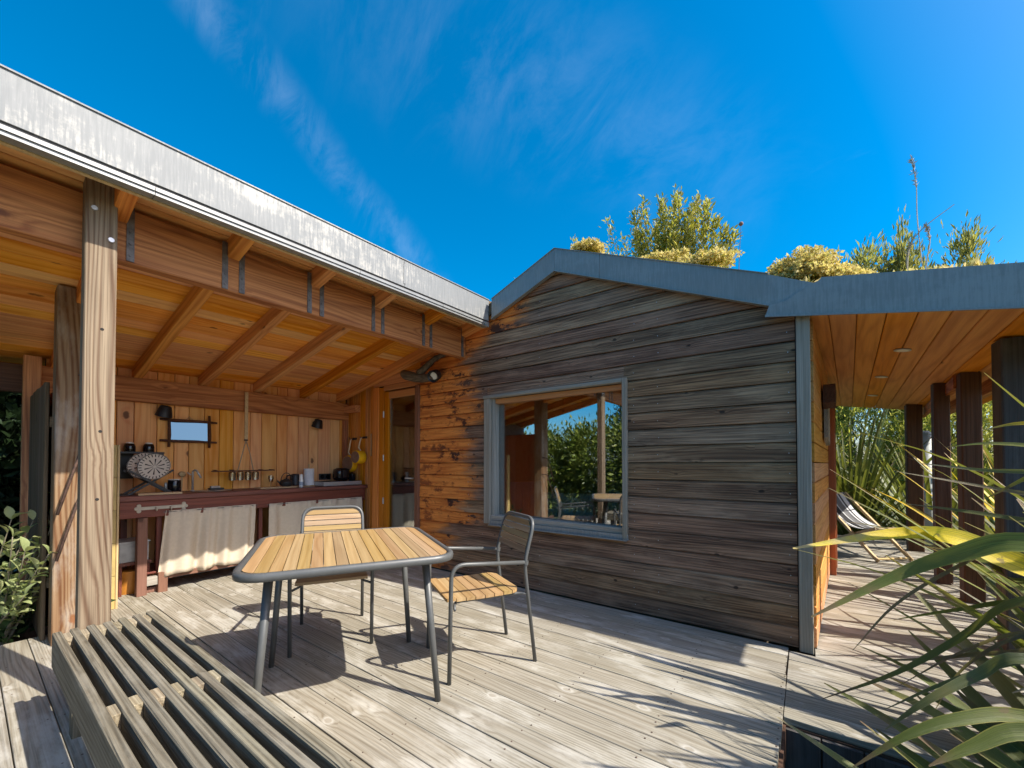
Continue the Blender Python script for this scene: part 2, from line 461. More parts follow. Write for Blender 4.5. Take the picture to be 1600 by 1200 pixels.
W['bark'] = wood('grey driftwood', (0.17, 0.130, 0.090), (0.070, 0.050, 0.035), ring=6, ringw=0.5, fib=0.5, knot=0.3, rough=0.9, bump=0.8, tint=0.1)
W['brownstick'] = wood('brown stick timber', (0.14, 0.062, 0.034), (0.07, 0.03, 0.02), ring=5, ringw=0.3, fib=0.4, knot=0.2, rough=0.8, bump=0.4, tint=0.1)
W['inner'] = wood('interior panelling', (0.50, 0.29, 0.12), (0.38, 0.19, 0.07), ring=5, ringw=0.35, fib=0.12, knot=0.5, rough=0.5, bump=0.12, tint=0.08)

Mt = {}
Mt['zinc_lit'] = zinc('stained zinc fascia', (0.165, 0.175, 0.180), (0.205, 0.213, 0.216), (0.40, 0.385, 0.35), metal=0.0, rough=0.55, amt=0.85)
Mt['zinc'] = zinc('blue grey zinc fascia', (0.215, 0.228, 0.222), (0.250, 0.262, 0.254), (0.33, 0.34, 0.33), metal=0.25, rough=0.5, amt=0.4)
Mt['gutter'] = plain('pale gutter metal', (0.25, 0.255, 0.25), 0.4, 0.25, 0.08)
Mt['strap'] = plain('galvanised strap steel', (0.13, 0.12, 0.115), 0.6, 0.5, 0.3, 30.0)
Mt['bolt'] = plain('zinc bolt head', (0.5, 0.5, 0.5), 0.4, 0.8)
Mt['frame'] = plain('grey powder coated steel', (0.078, 0.080, 0.078), 0.42, 0.0, 0.06, 20.0)
Mt['black'] = plain('matt black coating', (0.014, 0.014, 0.016), 0.45)
Mt['gblack'] = plain('gloss black', (0.010, 0.010, 0.012), 0.15)
Mt['iron'] = plain('rusty iron', (0.085, 0.048, 0.034), 0.8, 0.2, 0.4, 40.0)
Mt['steel'] = plain('brushed steel', (0.52, 0.52, 0.51), 0.35, 0.6, 0.06)
Mt['white'] = plain('white ceramic', (0.72, 0.70, 0.66), 0.3)
Mt['paper'] = plain('white paper', (0.72, 0.73, 0.75), 0.9, bump=0.2)
Mt['yellow'] = plain('yellow enamel', (0.78, 0.43, 0.012), 0.25)
Mt['cream'] = plain('cream coating', (0.66, 0.52, 0.33), 0.5)
Mt['cast'] = plain('cast iron', (0.020, 0.019, 0.020), 0.55, bump=0.4)
Mt['rackmetal'] = plain('pale painted iron', (0.42, 0.38, 0.30), 0.6, var=0.2)
Mt['cloth'] = plain('beige linen', (0.55, 0.47, 0.36), 0.95, var=0.04, scale=40, bump=0.06, spec=0.1)
Mt['darkcloth'] = plain('dark grey linen', (0.05, 0.052, 0.058), 0.95, var=0.1, scale=30)
Mt['pillow'] = plain('grey brown pillow cloth', (0.20, 0.16, 0.15), 0.95, var=0.1, scale=30, bump=0.3)
Mt['teal'] = plain('blue green mattress cloth', (0.16, 0.26, 0.30), 0.95, var=0.1, scale=30, bump=0.3)
Mt['palecloth'] = plain('pale cushion cloth', (0.5, 0.45, 0.40), 0.95, var=0.08, scale=30)
Mt['crate'] = plain('grey glass crate', (0.30, 0.31, 0.30), 0.35, var=0.3)
Mt['amber'] = plain('amber plastic', (0.50, 0.20, 0.03), 0.4)
Mt['blue'] = plain('dark blue plastic', (0.02, 0.03, 0.07), 0.4)
Mt['soil'] = plain('roof soil', (0.10, 0.075, 0.045), 0.95, var=0.4, scale=20)
Mt['dark'] = plain('dark underlay', (0.02, 0.017, 0.015), 0.95)
Mt['linerboard'] = plain('plain lining', (0.30, 0.20, 0.12), 0.8)
Mt['lampglass'] = plain('downlight lens', (0.75, 0.73, 0.68), 0.35)
Mt['goldwood'] = plain('golden bamboo', (0.42, 0.31, 0.11), 0.55, var=0.15)
Mt['rope'] = plain('pale rope', (0.42, 0.31, 0.20), 0.9)
Mt['mirror'] = plain('mirror glass', (0.11, 0.165, 0.20), 0.03, 1.0, 0.0)

def glassmat(name, refl, tint=(0.90, 0.94, 0.92), k=0.85):
    m, g = newmat(name)
    f = g.n('ShaderNodeFresnel', {'IOR': 1.5}).outputs[0]
    fac = g.m('ADD', g.m('MULTIPLY', f, k), refl, clamp=True)
    a = g.n('ShaderNodeBsdfTransparent', {'Color': tint})
    b = g.n('ShaderNodeBsdfGlossy', {'Color': (0.95, 0.97, 1.0), 'Roughness': 0.0})
    g.out(g.n('ShaderNodeMixShader', {0: fac, 1: a.outputs[0], 2: b.outputs[0]}).outputs[0])
    return m
Mt['pane'] = glassmat('coated window glass', 0.26)
Mt['doorpane'] = glassmat('door glass', 0.03, (0.75, 0.78, 0.78), 0.5)
Mt['tumbler'] = glassmat('tumbler glass', 0.10, (0.93, 0.95, 0.94))

def plate_mat():
    m, g = newmat('patterned plate glaze')
    s = g.n('ShaderNodeSeparateXYZ', {0: g.obj()}).outputs
    rr = g.m('SQRT', g.m('ADD', g.m('MULTIPLY', s[0], s[0]), g.m('MULTIPLY', s[1], s[1])))
    an = g.m('ARCTAN2', s[1], s[0])
    w = g.m('ABSOLUTE', g.m('SINE', g.m('MULTIPLY', an, 5.0)))
    pet = g.m('MULTIPLY', g.m('LESS_THAN', w, 0.38), g.m('MULTIPLY', g.m('GREATER_THAN', rr, 0.012), g.m('LESS_THAN', rr, 0.078)))
    w2 = g.m('ABSOLUTE', g.m('SINE', g.m('MULTIPLY', an, 13.0)))
    rim = g.m('MULTIPLY', g.m('LESS_THAN', w2, 0.45), g.m('MULTIPLY', g.m('GREATER_THAN', rr, 0.095), g.m('LESS_THAN', rr, 0.118)))
    ringl = g.m('MULTIPLY', g.m('GREATER_THAN', rr, 0.121), g.m('LESS_THAN', rr, 0.126))
    f = g.m('MAXIMUM', pet, g.m('MAXIMUM', rim, ringl))
    c = g.mix(f, (0.68, 0.64, 0.55), (0.02, 0.02, 0.022))
    g.out(g.n('ShaderNodeBsdfPrincipled', {'Base Color': c, 'Roughness': 0.25}).outputs[0])
    return m
Mt['plate'] = plate_mat()

def stripe_mat():
    m, g = newmat('striped canvas')
    s = g.n('ShaderNodeSeparateXYZ', {0: g.obj()}).outputs
    x = s[0]
    rp = g.n('ShaderNodeValToRGB', {0: g.m('ADD', g.m('MULTIPLY', x, 2.2), 0.5)})
    rp.color_ramp.interpolation = 'CONSTANT'
    el = rp.color_ramp.elements
    stops = [(0.0, (.62, .62, .64)), (0.10, (.05, .05, .055)), (0.16, (.55, .56, .58)), (0.22, (.016, .016, .018)), (0.42, (.45, .46, .47)), (0.46, (.13, .13, .135)), (0.66, (.55, .56, .58)), (0.70, (.05, .05, .055)), (0.76, (.58, .59, .6)), (0.88, (.10, .10, .11))]
    while len(el) < len(stops):
        el.new(0.9)
    for e, (p_, c) in zip(el, stops):
        e.position = p_
        e.color = (*c, 1)
    g.out(g.n('ShaderNodeBsdfPrincipled', {'Base Color': rp.outputs[0], 'Roughness': 0.9}).outputs[0])
    return m
Mt['stripe'] = stripe_mat()

def ground_mat():
    m, g = newmat('garden earth')
    p = g.obj()
    n = g.noise(p, 1.2, 6.0, 0.65)
    c = g.mix(g.ss(n, 0.4, 0.62), (0.075, 0.055, 0.035), (0.055, 0.085, 0.022))
    g.out(g.n('ShaderNodeBsdfPrincipled', {'Base Color': c, 'Roughness': 0.95, 'Normal': g.n('ShaderNodeBump', {'Strength': 0.8, 'Height': g.noise(p, 30.0, 4.0)}).outputs[0]}).outputs[0])
    return m

def flax_mat(name, c1, c2, edge, tip):
    m, g = newmat(name)
    uv = g.n('ShaderNodeUVMap').outputs[0]
    s = g.n('ShaderNodeSeparateXYZ', {0: uv}).outputs
    p, r = g.seeded()
    st = g.n('ShaderNodeMapping', {'Vector': uv, 'Scale': (44.0, 1.3, 1.0)}).outputs[0]
    st = g.vec('ADD', st, g.n('ShaderNodeCombineXYZ', {0: g.m('MULTIPLY', r, 40.0)}).outputs[0])
    n = g.noise(st, 1.0, 3.0, 0.6)
    c = g.mix(g.ss(n, 0.35, 0.65), tuple(x * 0.72 for x in c1), tuple(x * 1.25 for x in c2))
    big = g.noise(g.n('ShaderNodeMapping', {'Vector': p, 'Scale': (5.0, 5.0, 5.0)}).outputs[0], 1.0, 4.0, 0.6)
    c = g.mix(g.ss(big, 0.48, 0.72, 0.0, 0.55), c, (0.20, 0.17, 0.035))
    c = g.mix(g.m('MULTIPLY', g.ss(g.noise(g.vec('ADD', p, (7.0, 3.0, 1.0)), 26.0, 3.0, 0.6), 0.64, 0.70), 0.7), c, (0.16, 0.105, 0.05))
    c = g.mix(g.ss(g.m('ABSOLUTE', g.m('SUBTRACT', s[0], 0.5)), 0.42, 0.49, 0.0, 0.7), c, edge)
    tl = g.m('ADD', s[1], g.m('MULTIPLY', g.m('SUBTRACT', g.noise(p, 9.0, 4.0), 0.5), 0.5))
    c = g.mix(g.ss(tl, 0.86, 1.02, 0.0, 0.9), c, tip)
    c = g.n('ShaderNodeHueSaturation', {'Hue': g.m('ADD', 0.485, g.m('MULTIPLY', r, 0.03)), 'Value': g.m('ADD', 0.7, g.m('MULTIPLY', g.m('FRACT', g.m('MULTIPLY', r, 5.3)), 0.6)), 'Color': c}).outputs[0]
    bp = g.n('ShaderNodeBump', {'Strength': 0.6, 'Distance': 0.002, 'Height': n}).outputs[0]
    a = g.n('ShaderNodeBsdfPrincipled', {'Base Color': c, 'Roughness': 0.45, 'Specular IOR Level': 0.35, 'Normal': bp})
    b = g.n('ShaderNodeBsdfTranslucent', {'Color': g.mix(0.6, c, (0.20, 0.22, 0.02), 'ADD')})
    g.out(g.n('ShaderNodeMixShader', {0: 0.28, 1: a.outputs[0], 2: b.outputs[0]}).outputs[0])
    return m
Mt['flax'] = flax_mat('flax leaf green', (0.062, 0.088, 0.014), (0.120, 0.142, 0.024), (0.30, 0.26, 0.05), (0.16, 0.10, 0.05))
Mt['flaxyellow'] = flax_mat('flax leaf yellow', (0.54, 0.36, 0.015), (0.64, 0.43, 0.02), (0.42, 0.31, 0.03), (0.30, 0.22, 0.12))
Mt['flaxdead'] = flax_mat('flax leaf dry', (0.13, 0.095, 0.05), (0.20, 0.15, 0.085), (0.20, 0.15, 0.09), (0.22, 0.17, 0.11))
Mt['flaxgrey'] = flax_mat('flax leaf grey green', (0.080, 0.105, 0.034), (0.130, 0.152, 0.050), (0.28, 0.26, 0.12), (0.25, 0.2, 0.12))
Mt['hedge'] = leafmat('laurel leaves', [(0.085, 0.13, 0.018), (0.16, 0.21, 0.03), (0.28, 0.31, 0.055)], 0.3, 0.35)
Mt['darkhedge'] = leafmat('dark yew leaves', [(0.010, 0.022, 0.008), (0.016, 0.034, 0.011), (0.028, 0.046, 0.015)], 0.2)
Mt['bamboo'] = leafmat('bright bamboo leaves', [(0.30, 0.33, 0.05), (0.44, 0.44, 0.09), (0.60, 0.54, 0.16)], 0.45)
Mt['willow'] = leafmat('yellow green shrub leaves', [(0.26, 0.27, 0.03), (0.38, 0.34, 0.05), (0.50, 0.40, 0.10)], 0.42)
Mt['sedum'] = leafmat('straw yellow flower heads', [(0.62, 0.48, 0.16), (0.78, 0.62, 0.28), (0.46, 0.40, 0.10)], 0.35, 0.8)
Mt['conifer'] = leafmat('olive conifer leaves', [(0.19, 0.20, 0.045), (0.31, 0.28, 0.075), (0.44, 0.37, 0.13)], 0.42)
Mt['shrub'] = leafmat('grey green shrub leaves', [(0.24, 0.29, 0.12), (0.34, 0.39, 0.17), (0.46, 0.47, 0.22)], 0.35, 0.5)
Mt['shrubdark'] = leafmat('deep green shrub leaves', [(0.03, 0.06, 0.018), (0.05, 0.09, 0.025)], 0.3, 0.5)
Mt['stem'] = plain('woody stem', (0.22, 0.19, 0.13), 0.8, var=0.2)
Mt['dry'] = plain('dry grass stalk', (0.50, 0.42, 0.30), 0.9)
Mt['seed'] = plain('brown seed head', (0.20, 0.12, 0.10), 0.9)
Mt['trunk'] = plain('rough bark', (0.11, 0.085, 0.06), 0.9, var=0.3, scale=15, bump=0.6)

# ============================================================ SETTING
def structure(o):
    o['kind'] = 'structure'
    return o
def stuff(o):
    o['kind'] = 'stuff'
    return o

mb = MB()
N = 40
vs = [(-400 + 800 * i / N, -400 + 800 * j / N, -0.42) for j in range(N + 1) for i in range(N + 1)]
fs = [(j * (N + 1) + i, j * (N + 1) + i + 1, (j + 1) * (N + 1) + i + 1, (j + 1) * (N + 1) + i) for j in range(N) for i in range(N)]
mb.add(vs, fs)
structure(mb.build('ground', ground_mat()))

# ---- deck: substructure + one object per board
mb = MB()
for i in range(12):
    x = -5.2 + i * 0.46
    mb.b2((x, -1.55, -0.16), (x + 0.05, 3.15, -0.031))
mb.b2((-0.16, -1.6, -0.36), (-0.105, 2.28, -0.031))
mb.b2((-0.10, 2.305, -0.40), (1.36, 2.335, -0.031))
for x in (0.2, 0.75, 1.3):
    mb.b2((x, 2.34, -0.16), (x + 0.05, 8.8, -0.031))
deck = structure(mb.build('deck', W['vpost']))
pitch = 0.139
y = 0.833 - pitch * 17
k = 0
while y < 3.10:
    x0 = -5.37 if y > 0.32 else -4.30
    x1 = -0.105
    dz = rnd.uniform(-0.0015, 0.0015)
    board('deck_board', deck, (x0 + rnd.uniform(-.004, .004), y + pitch / 2, -0.015 + dz), (x1 + rnd.uniform(-.004, .004), y + pitch / 2, -0.015 + dz), pitch - 0.0045, 0.03, (0, 0, 1), W['deck'], ch=0.002)
    y += pitch
yv = 2.31
while yv < 8.7:
    dz = rnd.uniform(-0.0015, 0.0015)
    yc = yv + pitch / 2
    x0 = -0.098 if yc < 3.17 else 0.035 + max(0, (yc - 3.22)) * 0.066 + 0.0
    if yc > 6.0: x0 = -1.2
    board('deck_board', deck, (x0, yc, -0.015 + dz), (1.36 + rnd.uniform(-.01, .01), yc, -0.015 + dz), pitch - 0.0045, 0.03, (0, 0, 1), W['deck'], ch=0.002)
    yv += pitch
# screw heads over the joists
mb = MB()
for i in range(12):
    x = -5.175 + i * 0.46
    for j in range(34):
        ym = 0.833 - pitch * 17 + pitch * (j + .5)
        if ym > 3.1 or (ym < 0.33 and x < -4.3): continue
        for s_ in (-.042, .042):
            mb.lathe([(0.0042, 0.0), (0.0036, 0.0012)], 6, T(x + rnd.uniform(-.008, .008), ym + s_ + rnd.uniform(-.004, .004), 0.0006))
stuff(mb.build('screw_heads', Mt['iron'], deck))
# dark boarding under the front of the raised veranda deck
for i in range(10):
    board('skirt_board', deck, (-0.03 + i * 0.145, 2.295, -0.40), (-0.03 + i * 0.145, 2.295, -0.04), 0.138, 0.02, (0, -1, 0), W['vpostfront'])

# ============================================================ CABIN
YG = 3.214
cabin = thing('cabin', 'low timber cabin with dark weathered gable wall, big window and zinc roof edge', 'cabin', (-1.87, 4.6, 0))

def clip(poly, a, b, c):
    """keep a*x+b*z<=c"""
    out = []
    for i in range(len(poly)):
        p, q = poly[i], poly[(i + 1) % len(poly)]
        dp, dq = a * p[0] + b * p[1] - c, a * q[0] + b * q[1] - c
        if dp <= 1e-9: out.append(p)
        if (dp < -1e-9 and dq > 1e-9) or (dp > 1e-9 and dq < -1e-9):
            t = dp / (dp - dq)
            out.append((p[0] + (q[0] - p[0]) * t, p[1] + (q[1] - p[1]) * t))
    return out

def clad_piece(x0, x1, z0, z1, y, base, rowh):
    poly = [(x0, z0), (x1, z0), (x1, z1), (x0, z1)]
    poly = clip(poly, -0.389, 1, 2.98 + 0.05 + 0.389 * 1.867) if z1 > 2.72 else clip(poly, -0.2, 1, 2.70 + 0.53)
    poly = clip(poly, 0.425, 1, 2.98 + 0.05 - 0.425 * 1.867)
    if len(poly) < 3: return
    if max(p[0] for p in poly) - min(p[0] for p in poly) < 0.03: return
    cx = sum(p[0] for p in poly) / len(poly)
    cz = sum(p[1] for p in poly) / len(poly)
    loc = [(p[0] - cx, p[1] - cz) for p in poly]
    tilt = rnd.uniform(0.003, 0.009)
    off = rnd.uniform(-0.0025, 0.0025)
    m_ = MB()
    fy = lambda z: -0.010 + off - tilt * (1 - (z + cz - base) / rowh)
    zt_ = base + rowh - 0.004 - 0.013 - cz          # start of the weathered top chamfer
    lowp = clip(loc, 0, 1, zt_)
    topp = clip(loc, 0, -1, -zt_)
    if len(lowp) >= 3: m_.prism(lowp, fy, 0.010)
    if len(topp) >= 3 and max(p[1] for p in topp) - zt_ > 0.001:
        yb = fy(zt_)
        m_.prism(topp, lambda z: yb + (z - zt_) * 0.80, 0.010)
    m_.build('cladding_board', W['clad'], cabin, T(cx, y, cz))

rowh = 0.133
WX0, WX1, WZ0, WZ1 = -2.66, -1.20, 0.60, 1.885
r = 0
z = 0.012
while z < 3.0:
    z0, z1 = z, z + rowh - 0.004
    xl, xr = -3.695, -0.052
    if z1 <= WZ0 or z0 >= WZ1:
        clad_piece(xl, xr, z0, z1, YG, z, rowh)
    else:
        clad_piece(xl, WX0, z0, z1, YG, z, rowh)
        clad_piece(WX1, xr, z0, z1, YG, z, rowh)
        if z0 < WZ0 - 0.012: clad_piece(WX0 + 0.002, WX1 - 0.002, z0, WZ0, YG, z, rowh)
        if z1 > WZ1 + 0.012: clad_piece(WX0 + 0.002, WX1 - 0.002, WZ1, z1, YG, z, rowh)
    z += rowh
    r += 1
# small nail heads in vertical lines over the studs
mb = MB()
for xs in (-0.09, -0.93, -1.12, -2.02, -2.72, -2.92):
    zz = 0.07
    while zz < 2.9:
        top = 2.98 - (0.425 * (xs + 1.867) if xs > -1.867 else 0.389 * (-1.867 - xs)) - 0.06
        if zz < top and not (WX0 - .03 < xs < WX1 + .03 and WZ0 - .03 < zz < WZ1 + .03):
            mb.lathe([(0.0035, 0), (0.0028, 0.0018)], 6, T(xs + rnd.uniform(-.006, .006), YG - 0.0165, zz) @ Matrix.Rotation(rad(90), 4, 'X'))
        zz += rowh
o_ = stuff(mb.build('nail_heads', Mt['bolt'], cabin))

# wall core behind the boards, with the openings left free
mb = MB()
ya, yb = YG + 0.012, YG + 0.13
mb.b2((-4.46, ya, 2.16), (-3.70, yb, 2.34))
mb.b2((-3.70, ya, 0), (-2.64, yb, 2.34))
mb.b2((-2.64, ya, 0), (-1.21, yb, 0.62))
mb.b2((-2.64, ya, 1.875), (-1.21, yb, 2.34))
mb.b2((-1.21, ya, 0), (-0.03, yb, 2.20))
mb.prism([(-3.7, 2.342), (-0.1, 2.202), (-0.1, 2.23), (-1.867, 3.0), (-2.6, 2.69), (-3.7, 2.44)], ya, yb)
mb.build('wall_core', Mt['dark'], cabin)
mb = MB()
mb.b2((-5.50, YG + 0.14, -0.02), (0.0, 6.05, 0.0))
mb.b2((-5.50, 6.05, 0), (0.15, 6.15, 2.5))
mb.b2((-5.50, YG + 0.14, 2.42), (-0.02, 6.05, 2.46))
mb.b2((-5.56, YG + 0.13, 0), (-5.50, 6.15, 2.5))
mb.b2((-0.10, YG + 0.13, 0), (-0.02, 6.05, 2.42))
mb.build('interior_lining', W['inner'], cabin)
mb = MB()
mb.b2((-2.78, YG + 0.14, 0.0), (-2.70, 4.9, 2.40))
mb.build('interior_partition', W['inner'], cabin)

# corner trim
mb = MB()
mb.box((0, 0, 0), (0.082, 0.075, 2.16), bev=0.004)
mb_o = mb.build('corner_trim', W['trim'], cabin)
# turn so that the grain runs up the piece
def vpiece(name, x0, x1, y0, y1, z0, z1, mat, parent, ch=0.004):
    """a vertical timber (its local X runs up)"""
    return board(name, parent, ((x0 + x1) / 2, (y0 + y1) / 2, z0), ((x0 + x1) / 2, (y0 + y1) / 2, z1), x1 - x0, y1 - y0, (0, -1, 0), mat, ch)
def hpiece(name, x0, x1, y0, y1, z0, z1, mat, parent, ch=0.004):
    """a timber lying along X"""
    return board(name, parent, (x0, (y0 + y1) / 2, (z0 + z1) / 2), (x1, (y0 + y1) / 2, (z0 + z1) / 2), z1 - z0, y1 - y0, (0, -1, 0), mat, ch)
bpy.data.objects.remove(mb_o)
vpiece('corner_trim', -0.046, 0.028, 3.172, 3.262, 0.0, 2.158, W['trim'], cabin)

# ---- window
PANE = -1.8
win = MB().b2((-2.64, YG + 0.02, 0.60), (-1.21, YG + 0.10, 0.618)).build('window', W['trim'], cabin)
vpiece('frame', -2.690, -2.608, 3.178, 3.232, 0.585, 1.862, W['trim'], win)
vpiece('frame', -2.606, -2.575, 3.205, 3.31, 0.625, 1.862, W['trim'], win)
hpiece('frame', -2.695, -1.212, 3.172, 3.230, 1.864, 1.897, W['trim'], win)
hpiece('frame', -2.604, -1.212, 3.232, 3.31, 1.815, 1.862, W['door'], win)
vpiece('frame', -1.210, -1.172, 3.165, 3.31, 0.585, 1.897, W['trim'], win)
hpiece('frame', -2.606, -1.212, 3.190, 3.31, 0.620, 0.672, W['trim'], win)
mb = MB()
mb.prism([(-2.60, 0.575), (-1.165, 0.575), (-1.165, 0.583), (-2.60, 0.583)], 3.14, 3.20)
mb.b2((-2.60, 3.168, 0.584), (-1.166, 3.188, 0.622))
mb.build('sill', Mt['zinc'], win)
MB().box((0, 0, 0), (1.37, 0.008, 1.145)).build('pane', Mt['pane'], win, T(-1.893, 3.272, 1.2435) @ RZ(rad(PANE)))

# ---- door
door = vpiece('door', -4.385, -4.30, 3.205, 3.262, 0.0, 2.115, W['door'], cabin)
hpiece('frame', -4.298, -3.762, 3.206, 3.262, 2.03, 2.114, W['door'], door)
hpiece('frame', -4.298, -3.762, 3.206, 3.262, 0.0, 0.10, W['door'], door)
vpiece('frame', -3.795, -3.762, 3.207, 3.262, 0.102, 2.028, W['door'], door)
MB().b2((-4.299, 3.232, 0.101), (-3.796, 3.240, 2.029)).build('pane', Mt['doorpane'], door)
for zz in (0.72, 1.27, 1.83):
    MB().tube([(-4.392, 3.196, zz - .04), (-4.392, 3.196, zz + .04)], 0.009, 8).build('hinge', Mt['bolt'], door)
MB().tube(fillet([(-3.82, 3.205, 1.02), (-3.82, 3.165, 1.02), (-3.92, 3.165, 1.02)], .012), 0.008, 8).build('handle', Mt['steel'], door)
vpiece('door_trim', -3.760, -3.697, 3.170, 3.262, 0.0, 2.13, W['cleg'], cabin)
vpiece('door_jamb', -4.62, -4.50, 3.190, 3.30, 0.0, 2.19, W['rafter'], cabin)
vpiece('door_jamb', -4.498, -4.40, 3.205, 3.30, 0.0, 2.18, W['door'], cabin)
hpiece('door_head', -4.396, -3.698, 3.20, 3.29, 2.135, 2.20, W['door'], cabin)

for k_, (za, zb) in enumerate(((2.203, 2.33), (2.333, 2.46), (2.463, 2.58))):
    hpiece('cladding_board', -4.62, -3.70, 3.205, 3.228, za, zb, W['rafter'], cabin)

# ---- side wall towards the veranda (turned about four degrees)
a0 = Vector((0.034, 3.266, 0)); a1 = Vector((0.214, 5.98, 0))
du = (a1 - a0).normalized(); dn = Vector((du.y, -du.x, 0))
z = 0.01
while z < 2.12:
    board('side_board', cabin, a0 + Vector((0, 0, z + .064)), a0 + du * 2.25 + Vector((0, 0, z + .064)), 0.127, 0.02, dn, W['vwall'], 0.006)
    z += rowh
pj = a0 + du * 2.31 + dn * 0.02
board('door_jamb', cabin, pj, pj + Vector((0, 0, 2.02)), 0.09, 0.09, dn, W['redoor'])
pj2 = a0 + du * 2.74 + dn * 0.02
board('door_jamb', cabin, pj2, pj2 + Vector((0, 0, 2.02)), 0.07, 0.09, dn, W['redoor'])
MB().box((0, 0, 1.0), (0.35, 0.03, 2.0), M=Matrix.Translation(a0 + du * 2.53)  @ RZ(math.atan2(du.y, du.x))).build('side_door', W['redoor'], cabin)

# ---- veranda: soffit boards, header, posts, outer eave
def soff(x): return 2.155 - 0.155 * (x + 0.05)
va = math.atan2(du.y, du.x)
zn = Vector((0.155, 0, 1)).normalized()
for i in range(11):
    x = 0.055 + i * 0.136 - (0.0)
    sh = du.x / du.y
    p0 = Vector((x, 3.20, soff(x) + 0.012)); p1 = Vector((x + 5.25 * sh, 8.45, soff(x) + 0.012))
    board('soffit_board', cabin, p0, p1, 0.1335, 0.02, zn, W['soffit'], 0.005)
for x_, y_ in ((0.60, 4.21), (0.62, 5.45), (0.70, 6.9)):
    lt = MB().lathe([(0.050, 0), (0.050, -0.006), (0.040, -0.008)], 20, T(x_, y_, soff(x_ - (y_ - 3.2) * sh) - 0.002) @ Matrix.Rotation(rad(8.8), 4, 'Y')).build('downlight', Mt['steel'], cabin)
    MB().lathe([(0.036, -0.008), (0.030, -0.0095)], 18, T(x_, y_, soff(x_ - (y_ - 3.2) * sh) - 0.002) @ Matrix.Rotation(rad(8.8), 4, 'Y')).build('lens', Mt['lampglass'], lt)
hx = 1.20
board('veranda_beam', cabin, (hx + .03, 3.30, 1.905), (hx + 0.36, 8.4, 1.905), 0.06, 0.13, (0, 0, 1), W['beam'])
board('veranda_beam', cabin, (hx - .10, 5.25, 1.930), (hx + 0.20, 8.4, 1.930), 0.05, 0.11, (0, 0, 1), W['beam'])
for (x_, y_, w_, d_, mt) in ((1.10, 3.93, 0.21, 0.17, 'vpostfront'), (1.155, 5.20, 0.125, 0.15, 'vpost'), (1.10, 5.83, 0.115, 0.13, 'vpost'), (1.20, 7.75, 0.16, 0.15, 'vpost'), (1.16, 6.85, 0.10, 0.11, 'vpost')):
    if y_ == 6.85: continue
    board('veranda_post', cabin, (x_, y_, 0), (x_, y_, soff(x_ - (y_ - 3.2) * sh) + 0.0), w_, d_, (0, -1, 0), W[mt], 0.008)

# ---- roof of the cabin
RX, RZt = -1.867, 3.0
mb = MB()
mb.prism([(RX, RZt - 0.03), (-0.15, 2.285), (1.53, 2.02), (1.53, 2.10), (-0.15, 2.37), (RX, RZt + 0.09)], 3.17, 8.5)
mb.prism([(-2.72, 2.69), (RX, RZt - 0.03), (RX, RZt + 0.09), (-2.72, 2.80)], 3.17, 8.5)
roof = mb.build('roof', Mt['soil'], cabin)
def fascia_panel(x0, zl0, zh0, x1, zl1, zh1, y0, name='fascia_panel', mat='zinc'):
    m_ = MB()
    cx, cz = (x0 + x1) / 2, (zl0 + zh1) / 2
    m_.prism([(x0 - cx, zl0 - cz), (x1 - cx, zl1 - cz), (x1 - cx, zh1 - cz), (x0 - cx, zh0 - cz)], y0, y0 + 0.035)
    # folded top edge and drip at the foot
    m_.prism([(x0 - cx, zh0 - cz), (x1 - cx, zh1 - cz), (x1 - cx, zh1 - cz + .006), (x0 - cx, zh0 - cz + .006)], y0 - 0.007, y0 + 0.06)
    m_.prism([(x0 - cx, zl0 - cz), (x1 - cx, zl1 - cz), (x1 - cx, zl1 - cz + .010), (x0 - cx, zl0 - cz + .010)], y0 - 0.009, y0 - 0.001)
    m_.build(name, Mt[mat], roof, T(cx, 0, cz))
YF = 3.145
def px_scale(x, z):   # measured on the wall plane, brought to the fascia plane
    k = YF / YG
    return x * k, 1.2 + (z - 1.2) * k
def fp(x0, zl0, zh0, x1, zl1, zh1, y=YF):
    A = px_scale(x0, zl0); B = px_scale(x0, zh0); Cc = px_scale(x1, zl1); D = px_scale(x1, zh1)
    fascia_panel(A[0], A[1], B[1], Cc[0], Cc[1], D[1], y)
zr_l, zr_h = 2.98, 3.193
fp(-2.615, 2.693, 2.902, -1.866, zr_l, zr_h)
def rl(x): return zr_l - 0.4265 * (x + 1.866), zr_h - 0.4225 * (x + 1.866)
l1, h1 = rl(-1.42); fp(-1.864, zr_l, zr_h, -1.421, l1, h1)
l2, h2 = rl(-0.03)
fp(-1.419, l1, h1, -0.196, rl(-0.196)[0], rl(-0.196)[1] + 0.0, YF + 0.002)
# overlapping corner piece and the veranda edge
def vf(x): return 2.185 - 0.1795 * (x + 0.134), 2.381 - 0.178 * (x - 0.08)
m_ = MB()
q = [(-0.20, 2.268), (0.055, 2.185), (0.055, 2.36), (-0.20, rl(-0.196)[1])]
K = [px_scale(*p_) for p_ in q]
m_.prism(K, YF + 0.004, YF + 0.04); m_.build('fascia_panel', Mt['zinc'], roof)
q = [(-0.215, 2.196), (0.93, vf(0.93)[0]), (0.93, vf(0.93)[1]), (0.09, 2.382), (0.075, 2.365), (0.0, 2.335), (-0.10, 2.275), (-0.19, 2.268)]
K = [px_scale(*p_) for p_ in q]
m_ = MB()
m_.prism(K, YF - 0.012, YF + 0.003); m_.build('fascia_panel', Mt['zinc'], roof)
m_ = MB()
K = [px_scale(*p_) for p_ in [(-0.215, 2.190), (0.93, vf(0.93)[0] - .004), (0.93, vf(0.93)[0] + .008), (-0.215, 2.204)]]
m_.prism(K, YF - 0.022, YF - 0.013); m_.build('drip_edge', Mt['zinc'], roof)
